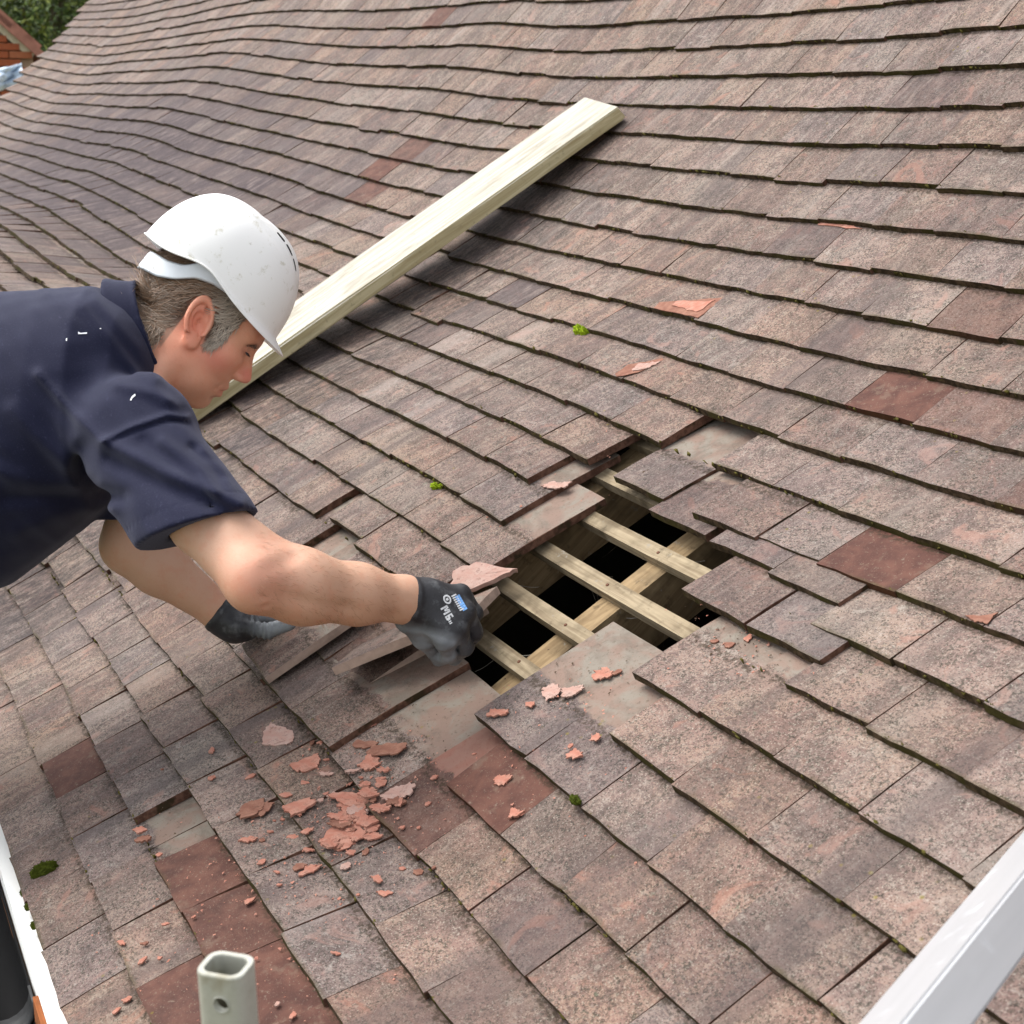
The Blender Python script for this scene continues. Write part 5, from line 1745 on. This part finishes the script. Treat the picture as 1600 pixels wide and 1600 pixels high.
M_HAIR = t.done(t.attr('tint', 'GEOMETRY', 'Color'), .48, .4)
def make_hair():
    n = 13000
    q = np.stack([hr_.uniform(-.115, .07, n), hr_.uniform(-.085, .10, n), hr_.choice([1, 1, 1, -1], n)*hr_.uniform(.0, .085, n)], 1)
    # keep to the shell around the skull
    e = q-np.array((-.004, .035, 0)); q = np.array((-.004, .035, 0))+e/np.linalg.norm(e/np.array((.1, .1, .078)), axis=1)[:, None]
    n2 = 3600                                                   # the nape
    q2 = np.stack([hr_.uniform(-.105, -.020, n2), hr_.uniform(-.085, -.015, n2), hr_.choice([1, 1, 1, -1], n2)*hr_.uniform(.0, .075, n2)], 1)
    q = np.concatenate([q, q2])
    q, nm = head_surface(q)
    k = (hair_region(q) > .5) & (q[:, 1] < .105)
    eare = (((q-np.array((-.004, .004, np.nan_to_num(.084))))/np.array((.028, .046, .03)))**2).sum(1)
    k &= ~((eare < 1) & (np.abs(q[:, 2]) > .05))
    # nothing may start inside the ear
    k &= (np.abs(q[:, 2]) < .079) | (np.abs(f_head(from_head(q).astype(f32)-LAT.astype(f32)*0))*0+q[:, 0] < -.04)
    k &= ~((np.abs(q[:, 0]+.002) < .026) & (np.abs(q[:, 1]-.002) < .044) & (np.abs(q[:, 2]) > .062))
    q, nm = q[k], nm[k]
    m = len(q)
    f, u = q[:, 0], q[:, 1]
    # combing direction: back over the temples, back-down on the nape, down in the sideburn
    d = np.zeros((m, 3))
    back = np.clip((-f+.01)/.06, 0, 1)
    d[:, 0] = -1.0+.15*back; d[:, 1] = -.25-.25*back
    sb = (f > .012) & (u < .03)
    d[sb] = np.array((-.15, -1, 0))
    fr = (f > .03) & (u >= .03)
    d[fr] = np.array((-.9, -.55, 0))
    nape = (f < -.05) & (u < .01)
    d[nape] = np.array((-.25, -1.0, 0))
    flick = (f < -.068) & (u < .012)
    d[flick] = np.array((-1.0, -.28, 0))
    d += hr_.normal(0, .26, (m, 3))
    d -= nm*(d*nm).sum(1)[:, None]
    d /= np.linalg.norm(d, axis=1)[:, None]
    L = hr_.uniform(.018, .038, m)
    L[sb] *= .45; L[fr] *= .8
    L[nape] *= 1.5
    L[flick] *= 1.45
    w = hr_.uniform(.00045, .0009, m)
    grey = np.clip(hr_.normal(.24, .2, m)+.75*np.clip((f-.005)/.03, 0, 1)+.25*np.clip((.0-u)/.05, 0, 1), 0, 1)[:, None]
    col = L3(150, 112, 82)*(1-grey)+L3(206, 190, 170)*grey
    col = col*hr_.uniform(.55, 1.15, (m, 1))
    lift = .38
    me = strands('hair', q, nm, d, L, w, col, lift, .10)
    link('hair', me, M_HAIR, PERSON)
    # eyebrow and lashes
    n = 170
    s = hr_.uniform(0, 1, n); sg = hr_.choice([1, -1], n)
    q = np.stack([.101-.022*s, .0145+.003*np.sin(s*3)+hr_.normal(0, .0022, n), sg*(.012+.036*s)], 1)
    q, nm = head_surface(q)
    d = np.stack([-.5+0*s, .25+hr_.normal(0, .3, n), sg*.8], 1); d -= nm*(d*nm).sum(1)[:, None]; d /= np.linalg.norm(d, axis=1)[:, None]
    me = strands('eyebrow', q, nm, d, hr_.uniform(.006, .011, n), np.full(n, .0005), [L3(104, 84, 66)*x for x in hr_.uniform(.6, 1.1, n)], .35)
    link('eyebrow', me, M_HAIR, PERSON)
    n = 60
    s = hr_.uniform(0, 1, n); sg = hr_.choice([1, -1], n)
    q = np.stack([.0925-.006*s, -.0012+0*s, sg*(.024+.018*s)], 1)
    q, nm = head_surface(q)
    d = np.stack([.9+0*s, -.75+hr_.normal(0, .15, n), sg*.25], 1); d /= np.linalg.norm(d, axis=1)[:, None]
    me = strands('eyelash', q, nm, d, hr_.uniform(.005, .008, n), np.full(n, .0005), [L3(52, 40, 34)]*n, .1)
    link('eyelash', me, M_HAIR, PERSON)
make_hair()
def arm_hair():
    r = np.random.default_rng(90)
    x, y = BV[:, 0]/BV[:, 2]*FPX+800, BV[:, 1]/BV[:, 2]*FPX+800
    k = np.where((x > 400) & (x < 620) & (y > 830) & (y < 975) & (BV[:, 2] < 2.2))[0]
    k = r.choice(k, 900)
    ax = (WR-ER)/np.linalg.norm(WR-ER)
    V, F = [], []
    for i in k:
        p = BV[i]
        c = ER+ax*((p-ER)@ax); n = p-c; n /= np.linalg.norm(n)
        d = ax*.8+n*.35+r.normal(0, .35, 3)+np.array((0, .35, 0)); d /= np.linalg.norm(d)
        L = r.uniform(.006, .014); s = np.cross(n, d); s /= np.linalg.norm(s)+1e-9; s *= .00022
        b = len(V)
        V += [p-s, p+s, p+d*L*.6+n*.001+s*.6, p+d*L*.6+n*.001-s*.6, p+d*L]
        F += [(b, b+1, b+2, b+3), (b+3, b+2, b+4)]
    link('arm_hair', mesh('arm_hair', c2w(np.array(V)), F), flat('fine_brown_hair', (150, 112, 84), .6), PERSON)
arm_hair()

# ------------------------------------------------------------------ printing on the back of the glove
from mathutils.bvhtree import BVHTree
def glove_print():
    me = gl.data
    co = [v.co.copy() for v in me.vertices]
    bvh = BVHTree.FromPolygons(co, [tuple(p.vertices) for p in me.polygons])
    M_W = flat('white_print', (190, 192, 194), .7, .35, 300)
    M_B = flat('blue_print', (104, 150, 204), .7, .3, 300)
    cw = Vector(CAMW)
    def cast(x, y, lift=.0005):
        d = Vector(c2w(cpt(x, y, 1.0)))-cw
        d.normalize()
        h = bvh.ray_cast(cw, d)
        return None if h[0] is None else h[0]-d*lift
    ux = np.array((.50, .866)); uy = np.array((-.866, .50))       # reading direction and line direction on the glove back, from its photo
    PV, PF, PM = [], [], []
    def poly(name, org, pts, mats):
        P = [(org[0]+a*ux[0]+b*uy[0], org[1]+a*ux[1]+b*uy[1]) for a, b in pts]
        W3 = [cast(*p) for p in P]
        if any(w is None for w in W3): return
        PF.append(tuple(range(len(PV), len(PV)+len(W3)))); PM.append(0 if mats is M_W else 1)
        PV.extend(tuple(w) for w in W3)
    def quad(org, a0, b0, a1, b1, mats, sk=0):
        n = max(1, int((a1-a0)/6))
        for i in range(n):
            x0, x1 = a0+(a1-a0)*i/n, a0+(a1-a0)*(i+1)/n
            poly('print', org, [(x0, b0), (x1, b0), (x1+sk, b1), (x0+sk, b1)], mats)
    # worn lettering: an M and an S, a ring badge, rows of small strokes and a blue bar below them
    o1 = (688, 951)
    quad(o1, 0, 0, 3, -12, M_W); quad(o1, 3, -12, 5, -4, M_W, 1.6); quad(o1, 5.4, -4, 7.4, -12, M_W, 1.6); quad(o1, 9, 0, 12, -12, M_W)
    quad(o1, 14.5, -12, 21, -9.4, M_W); quad(o1, 14.5, -9.4, 17, -6.8, M_W); quad(o1, 14.5, -6.8, 21, -4.4, M_W); quad(o1, 18.6, -4.4, 21, -2, M_W); quad(o1, 14.5, -2, 21, .4, M_W)
    o2 = (694, 930)
    for k in range(10):
        a, b = 2*math.pi*k/10, 2*math.pi*(k+1)/10
        poly('print', o2, [(8+8*math.cos(a), -1+6*math.sin(a)), (8+8*math.cos(b), -1+6*math.sin(b)), (8+5*math.cos(b), -1+3.6*math.sin(b)), (8+5*math.cos(a), -1+3.6*math.sin(a))], M_W)
    quad(o2, 6, -3, 10, 1, M_W)
    for i in range(8): quad((705, 931), i*3.6, 0, i*3.6+2.3, -8, M_W, .6)
    for i in range(6): quad((712, 934), i*4.4-2, 0, i*4.4+2.1, -7.5, M_B)
    for i in range(5): quad((701, 972), -i*0+i*3.1-10, 0, i*3.1-8.2, -4.5, M_W)
    pm = mesh('glove_print', PV, PF)
    pm.materials.append(M_W); pm.materials.append(M_B)
    pm.polygons.foreach_set('material_index', PM)
    link('glove_print', pm, None, gl)
glove_print()
def shirt_specks():
    so = [o for o in PERSON.children if o.name.startswith('polo_shirt')][0]
    bvh = BVHTree.FromPolygons([v.co.copy() for v in so.data.vertices], [tuple(p.vertices) for p in so.data.polygons])
    cw = Vector(CAMW); M_W = flat('white_paint_speck', (226, 228, 232), .7)
    for pts in ([(122, 518), (126, 520), (136, 519), (136, 521.5), (126, 522), (122, 522)], [(203, 625), (206, 619), (211, 615), (212, 618), (207, 622), (205, 626)], [(103, 529), (105, 528), (104.5, 533), (102.8, 532)], [(155, 513), (158, 512.5), (158, 514.5)]):
        V = []
        for x, y in pts:
            d = (Vector(c2w(cpt(x, y, 1.0)))-cw).normalized()
            h = bvh.ray_cast(cw, d)
            if h[0] is None: break
            V.append(tuple(h[0]-d*.0012))
        else:
            link('paint_speck', mesh('paint_speck', V, [tuple(range(len(V)))]), M_W, so)
shirt_specks()

# ------------------------------------------------------------------ neighbouring house beyond the far verge
def view_point(x, y, z):
    return c2w(cpt(x, y, z))
M_NB = clay_flake('orange_brick_a', (196, 104, 66), (214, 128, 88))
M_NB2 = clay_flake('orange_brick_b', (206, 122, 84), (222, 146, 104))
M_MORTAR = flat('pale_mortar', (186, 162, 136), .95, .15, 20)
M_NROOF = flat('neighbour_tiles', (150, 104, 88), .9, .3, 12)
M_BARGE = flat('weathered_verge', (176, 168, 142), .8, .2, 10)
def neighbour():
    D = 14.5
    corner = view_point(52, 86, D)                      # where rake meets eaves
    hy = corner-CAMW; hy[2] = 0; hy /= np.linalg.norm(hy)        # away from the viewer
    hx = np.array([hy[1], -hy[0], 0])
    if hx @ AXW[0] < 0: hx = -hx                        # to the right in the picture
    hy, hx = hy*math.cos(.10)-hx*math.sin(.10), hx*math.cos(.10)+hy*math.sin(.10)
    up = np.array([0, 0, 1.0])
    root = empty('brick_house', (corner[0], corner[1], 0))
    tag(root, 'orange brick gable house seen beyond the far end of the roof', 'house')
    half, rise, zc = 2.9, 2.75, corner[2]
    def q(x, y, z): return corner*[1, 1, 0]+hx*x+hy*y+up*z
    # gable wall core
    V = [q(-2*half, .05, 0), q(0, .05, 0), q(0, .05, zc), q(-half, .05, zc+rise), q(-2*half, .05, zc)]
    V += [v+hy*.2 for v in V]
    F = [(0, 1, 2, 3, 4), (9, 8, 7, 6, 5)]+[(i, (i+1) % 5, 5+(i+1) % 5, 5+i) for i in range(5)]
    link('wall', mesh('wall', V, F), M_MORTAR, root)
    V = [q(-2*half, .3, 0), q(0, .3, 0), q(0, 7, 0), q(-2*half, 7, 0)]
    V += [v+up*zc for v in V]
    link('side_wall', mesh('side_wall', V, [(0, 1, 5, 4), (1, 2, 6, 5), (2, 3, 7, 6), (3, 0, 4, 7)]), brick_mat('orange_brick', (196, 104, 66), (214, 128, 88), (186, 162, 136)), root)
    for sg in (0, 1):
        e = q(.12 if sg else -2*half-.12, 0, zc-.1); r = q(-half, 0, zc+rise)
        V = [e-hy*.1, r-hy*.1, r+hy*7.1, e+hy*7.1]
        V = V+[v+up*.10 for v in V]
        link('roof_slope', mesh('roof_slope', V, [(0, 1, 2, 3), (7, 6, 5, 4), (0, 4, 5, 1), (1, 5, 6, 2), (2, 6, 7, 3), (3, 7, 4, 0)]), M_NROOF, root)
    # verge: a pale mortar line with tile ends above it
    e, r = q(.02, 0, zc+.02), q(-half, 0, zc+rise-.02)
    d = (r-e)/np.linalg.norm(r-e); nrm = np.cross(hy, d); nrm = nrm if nrm[2] > 0 else -nrm
    def bar(name, s0, s1, o0, o1, dep0, dep1, m):
        V = []
        for dep in (dep0, dep1):
            V += [e+d*s0+nrm*o0-hy*dep, e+d*s1+nrm*o0-hy*dep, e+d*s1+nrm*o1-hy*dep, e+d*s0+nrm*o1-hy*dep]
        link(name, mesh(name, V, [(0, 1, 2, 3), (7, 6, 5, 4), (0, 4, 5, 1), (1, 5, 6, 2), (2, 6, 7, 3), (3, 7, 4, 0)]), m, root)
    L = np.linalg.norm(r-e)
    bar('verge_mortar', 0, L, -.075, .005, .0, .035, M_BARGE)
    for i in range(26):
        s = i*.16
        if s+.15 > L: break
        bar('verge_tile', s, s+.17, .008+.004*(i % 2), .09, -.05, .08+.01*(i % 3), M_NROOF)
    # bricks of the part of the gable that shows, each one built
    bl, bh, bd = .215, .065, .1
    bm_ = bpy.data.meshes.new('brick')
    x0, z0 = bl/2, bh/2
    bb = bmesh.new(); bmesh.ops.create_cube(bb, size=1.0)
    for v in bb.verts: v.co = Vector((v.co.x*bl, v.co.y*bd, v.co.z*bh))
    bmesh.ops.bevel(bb, geom=bb.edges[:], offset=.004, segments=1, affect='EDGES')
    bb.to_mesh(bm_); bb.free()
    bm2 = bm_.copy(); bm_.materials.append(M_NB); bm2.materials.append(M_NB2)
    br = np.random.default_rng(9)
    for row in range(-7, 16):
        z = zc+row*.075
        for col in range(0, 9):
            x = -.12-col*.225-(.1125 if row % 2 else 0)
            lim = -(z-zc)*half/rise if z > zc else .0
            if x+bl/2 > lim+.05: continue
            o = link('brick', bm_ if br.random() < .55 else bm2, None, root)
            P = q(x, .012+br.normal(0, .003), z)
            o.matrix_basis = mat4(P, hx, hy, up)
    # low lead-grey lean-to roof with a crumpled pale sheet in front of the wall
    sroot = None
    V, F = [], []
    n = 12
    c0 = view_point(9, 122, 13.2)
    sr = np.random.default_rng(4)
    for i in range(n+1):
        for j in range(n+1):
            a, b = i/n-.5, j/n-.5
            V.append(c0+hx*(a*.30)+up*(-b*.18+.08*a)+hy*(.07*math.sin(a*9+b*5)+.03*math.sin(b*17)+sr.normal(0, .015)))
    for i in range(n):
        for j in range(n):
            F.append((i*(n+1)+j, (i+1)*(n+1)+j, (i+1)*(n+1)+j+1, i*(n+1)+j+1))
    o = link('plastic_sheet', mesh('plastic_sheet', V, F, True), flat('pale_blue_sheet', (206, 222, 238), .45, .08, 6))
    md = o.modifiers.new('t', 'SOLIDIFY'); md.thickness = .01
    tag(o, 'crumpled pale blue plastic sheet below the orange brick gable', 'sheet')
    V = [q(-2.4, -2.2, 0), q(.4, -2.2, 0), q(.4, -.06, 0), q(-2.4, -.06, 0), q(-2.4, -2.2, zc-1.0), q(.4, -2.2, zc-1.0), q(.4, -.06, zc-.75), q(-2.4, -.06, zc-.75)]
    o = link('lean_to', mesh('lean_to', V, [(4, 5, 6, 7), (0, 1, 5, 4), (1, 2, 6, 5), (2, 3, 7, 6), (3, 0, 4, 7)]), flat('lichened_felt', (136, 132, 112), .9, .25, 6))
    tag(o, 'low grey lean-to in front of the orange brick house', 'shed')
neighbour()

# ------------------------------------------------------------------ trees behind
def leaf_mat(name, a, b, c):
    t = NT(name)
    n1 = t.noise(t.pos(), 1.6, 3, .6); n2 = t.n('ShaderNodeNewGeometry').outputs['Random Per Island']
    col = t.ramp(n2, [(0, srgb(*a)), (.55, srgb(*b)), (1, srgb(*c))])
    col = t.mix(t.step(n1, .4, .65), col, srgb(*a))
    t.b.inputs['Transmission Weight'].default_value = 0
    return t.done(col, .55, .35)
M_LEAF = leaf_mat('broad_leaves', (48, 68, 26), (88, 112, 46), (140, 150, 66))
M_BARK = flat('grey_bark', (92, 84, 70), .95, .3, 9)
def tree(label, base, height, crown, n, seed, leaf=.10):
    r = np.random.default_rng(seed)
    base = np.array(base, float)
    root = empty('tree', tuple(base))
    tag(root, label, 'tree', 'trees behind the roof')
    V, F = [], []
    def limb(p0, p1, r0, r1, seg=6, k=7):
        b = len(V)
        d = p1-p0; d /= np.linalg.norm(d)
        x = np.cross(d, [.3, .9, .2]); x /= np.linalg.norm(x); y = np.cross(d, x)
        bend = r.normal(0, .05, 3)*np.linalg.norm(p1-p0)
        for i in range(seg+1):
            s = i/seg; c = p0+(p1-p0)*s+bend*math.sin(s*math.pi); q = r0+(r1-r0)*s
            for j in range(k):
                a = 2*math.pi*j/k
                V.append(c+(x*math.cos(a)+y*math.sin(a))*q)
        for i in range(seg):
            for j in range(k): F.append((b+i*k+j, b+i*k+(j+1) % k, b+(i+1)*k+(j+1) % k, b+(i+1)*k+j))
    fork = base+np.array((0, 0, height*.38))
    limb(base, fork, .24, .17)
    tips = []
    for i in range(11):
        a = r.uniform(0, 6.28); e = r.uniform(.25, 1.3)
        t_ = fork+np.array((math.cos(a)*math.cos(e), math.sin(a)*math.cos(e), math.sin(e)))*np.array(crown)*r.uniform(.6, .95)+np.array((0, 0, height*.12))
        limb(fork, t_, .10, .03, 5, 6); tips.append(t_)
        for _ in range(3):
            t2 = t_+r.normal(0, 1, 3)*np.array(crown)*.25
            limb(fork+(t_-fork)*.6, t2, .035, .01, 4, 5); tips.append(t2)
    link('trunk', mesh('trunk', V, F, True), M_BARK, root)
    cen = base+np.array((0, 0, height*.66))
    cl = []
    while len(cl) < 90:
        p = r.uniform(-1, 1, 3)
        if np.linalg.norm(p) < 1: cl.append(cen+p*np.array(crown))
    cl = np.array(cl+tips)
    k = r.integers(0, len(cl), n)
    off = r.normal(0, 1, (n, 3)); off /= np.linalg.norm(off, axis=1)[:, None]
    P = cl[k]+off*(r.uniform(.3, 1, (n, 1))**.5)*r.uniform(.35, .75, (n, 1))
    nrm = off*.6+r.normal(0, .6, (n, 3))+np.array((0, 0, .5)); nrm /= np.linalg.norm(nrm, axis=1)[:, None]
    ax = np.cross(nrm, r.normal(0, 1, (n, 3))); ax /= np.linalg.norm(ax, axis=1)[:, None]
    ay = np.cross(nrm, ax)
    s = leaf*r.uniform(.6, 1.3, (n, 1))
    Q = np.stack([P-ay*s, P+ax*s*.45+nrm*s*.12, P+ay*s*1.1, P-ax*s*.45+nrm*s*.12], 1).reshape(-1, 3)
    me = bpy.data.meshes.new('crown')
    me.vertices.add(4*n); me.vertices.foreach_set('co', Q.astype(np.float32).ravel())
    me.loops.add(4*n); me.loops.foreach_set('vertex_index', np.arange(4*n, dtype=np.int32))
    me.polygons.add(n); me.polygons.foreach_set('loop_start', np.arange(0, 4*n, 4, dtype=np.int32))
    me.update(calc_edges=True); me.validate()
    link('crown', me, M_LEAF, root)
b = view_point(60, 40, 24.0); tree('leafy green tree behind the brick gable, in the top left corner', (b[0], b[1], 0), 7.6, (2.6, 2.6, 2.6), 52000, 1, .05)
b = view_point(-150, 0, 29.0); tree('second green tree standing further left behind the brick house', (b[0], b[1], 0), 9.0, (3.0, 3.0, 3.2), 20000, 2, .08)
b = view_point(210, 0, 34.0); tree('green tree standing behind the far roof verge', (b[0], b[1], 0), 8.6, (3.2, 3.2, 3.0), 20000, 3, .08)

# ------------------------------------------------------------------ out of frame: the man's legs and the scaffold lift he stands on
def w2c(P):
    return (np.asarray(P, float)-CAMW) @ AXW.T
DECK = 2.30
hipc = c2w(cpt(-520, 792, 2.60))
side = AXW[2].copy(); side[2] = 0; side /= np.linalg.norm(side)
out = -AXW[0].copy(); out[2] = 0; out /= np.linalg.norm(out)
LEGS = []
for sg in (-1, 1):
    h_ = hipc+side*.10*sg+out*.05
    k_ = np.array([h_[0], h_[1], 0])+side*.03*sg-out*.03+np.array([0, 0, DECK+.50])
    a_ = np.array([h_[0], h_[1], 0])+side*.05*sg+out*.02+np.array([0, 0, DECK+.10])
    LEGS.append((w2c(h_), w2c(k_), w2c(a_), a_))
def f_trousers(P):
    hc = w2c(hipc)
    d = s_cone(P, hc+np.array((.10, -.01, -.05)), hc+np.array((-.03, .02, 0)), .15, .165)
    for h_, k_, a_, _ in LEGS:
        d = smin(d, smin(s_cone(P, h_, k_, .105, .078), s_cone(P, k_, a_, .078, .070), .03), .05)
    return d-.003*vnoise(P, 30, 61)
pts = np.array([q for l in LEGS for q in l[:3]]+[w2c(hipc)])
sdf_object('work_trousers', f_trousers, pts.min(0)-.24, pts.max(0)+.24, .009, flat('dark_work_trousers', (52, 52, 56), .9, .2, 12), PERSON, None, 2)
M_BOOT = flat('black_boot', (30, 28, 27), .6, .2, 20)
for *_, a_ in LEGS:
    ac = w2c(a_); fwd = w2c(a_-out*.16-np.array([0, 0, .055]))
    low = w2c(a_-np.array([0, 0, .055])+out*.04)
    sdf_object('boot', lambda P: np.maximum(smin(s_cone(P, ac, low, .062, .045), s_cone(P, low, fwd, .045, .042), .03), 0*P[:, 0]-1), np.minimum(np.minimum(ac, low), fwd)-.08, np.maximum(np.maximum(ac, low), fwd)+.08, .007, M_BOOT, PERSON, None, 1)
def scaffold():
    c = np.array([hipc[0], hipc[1]-.12, 0])
    root = empty('scaffold', (c[0], c[1], 0))
    tag(root, 'tube scaffold lift with boards standing outside the eaves under the man', 'scaffold')
    M_T = flat('scaffold_tube', (150, 152, 152), .45, .15, 20, .5, .4)
    me = None
    def tube(name, p0, p1, r=.024):
        p0, p1 = np.array(p0, float), np.array(p1, float); L = np.linalg.norm(p1-p0); d = (p1-p0)/L
        bm = bmesh.new(); bmesh.ops.create_cone(bm, segments=14, radius1=r, radius2=r, depth=L, cap_ends=True)
        m = bpy.data.meshes.new(name); bm.to_mesh(m); bm.free()
        o = link(name, m, M_T, root)
        x = np.cross(d, [.1, .9, .3]); x /= np.linalg.norm(x)
        o.matrix_basis = mat4((p0+p1)/2, x, np.cross(d, x), d)
    x0, x1, y0, y1 = c[0]-.75, c[0]+.42, c[1]-.42, c[1]+.30
    for x in (x0, x1):
        for y in (y0, y1): tube('standard', (x, y, 0), (x, y, DECK+(.9 if y == y0 else .02)))
        tube('transom', (x, y0-.1, DECK-.085), (x, y1+.1, DECK-.085))
    for y in (y0, y1): tube('ledger', (x0-.15, y, DECK-.135), (x1+.12, y, DECK-.135))
    for k in range(3):
        box('board', (x0-.1, y0+.03+.235*k, DECK-.060), (x1+.06, y0+.255+.235*k, DECK-.022), M_BOARD, root, .004)
scaffold()
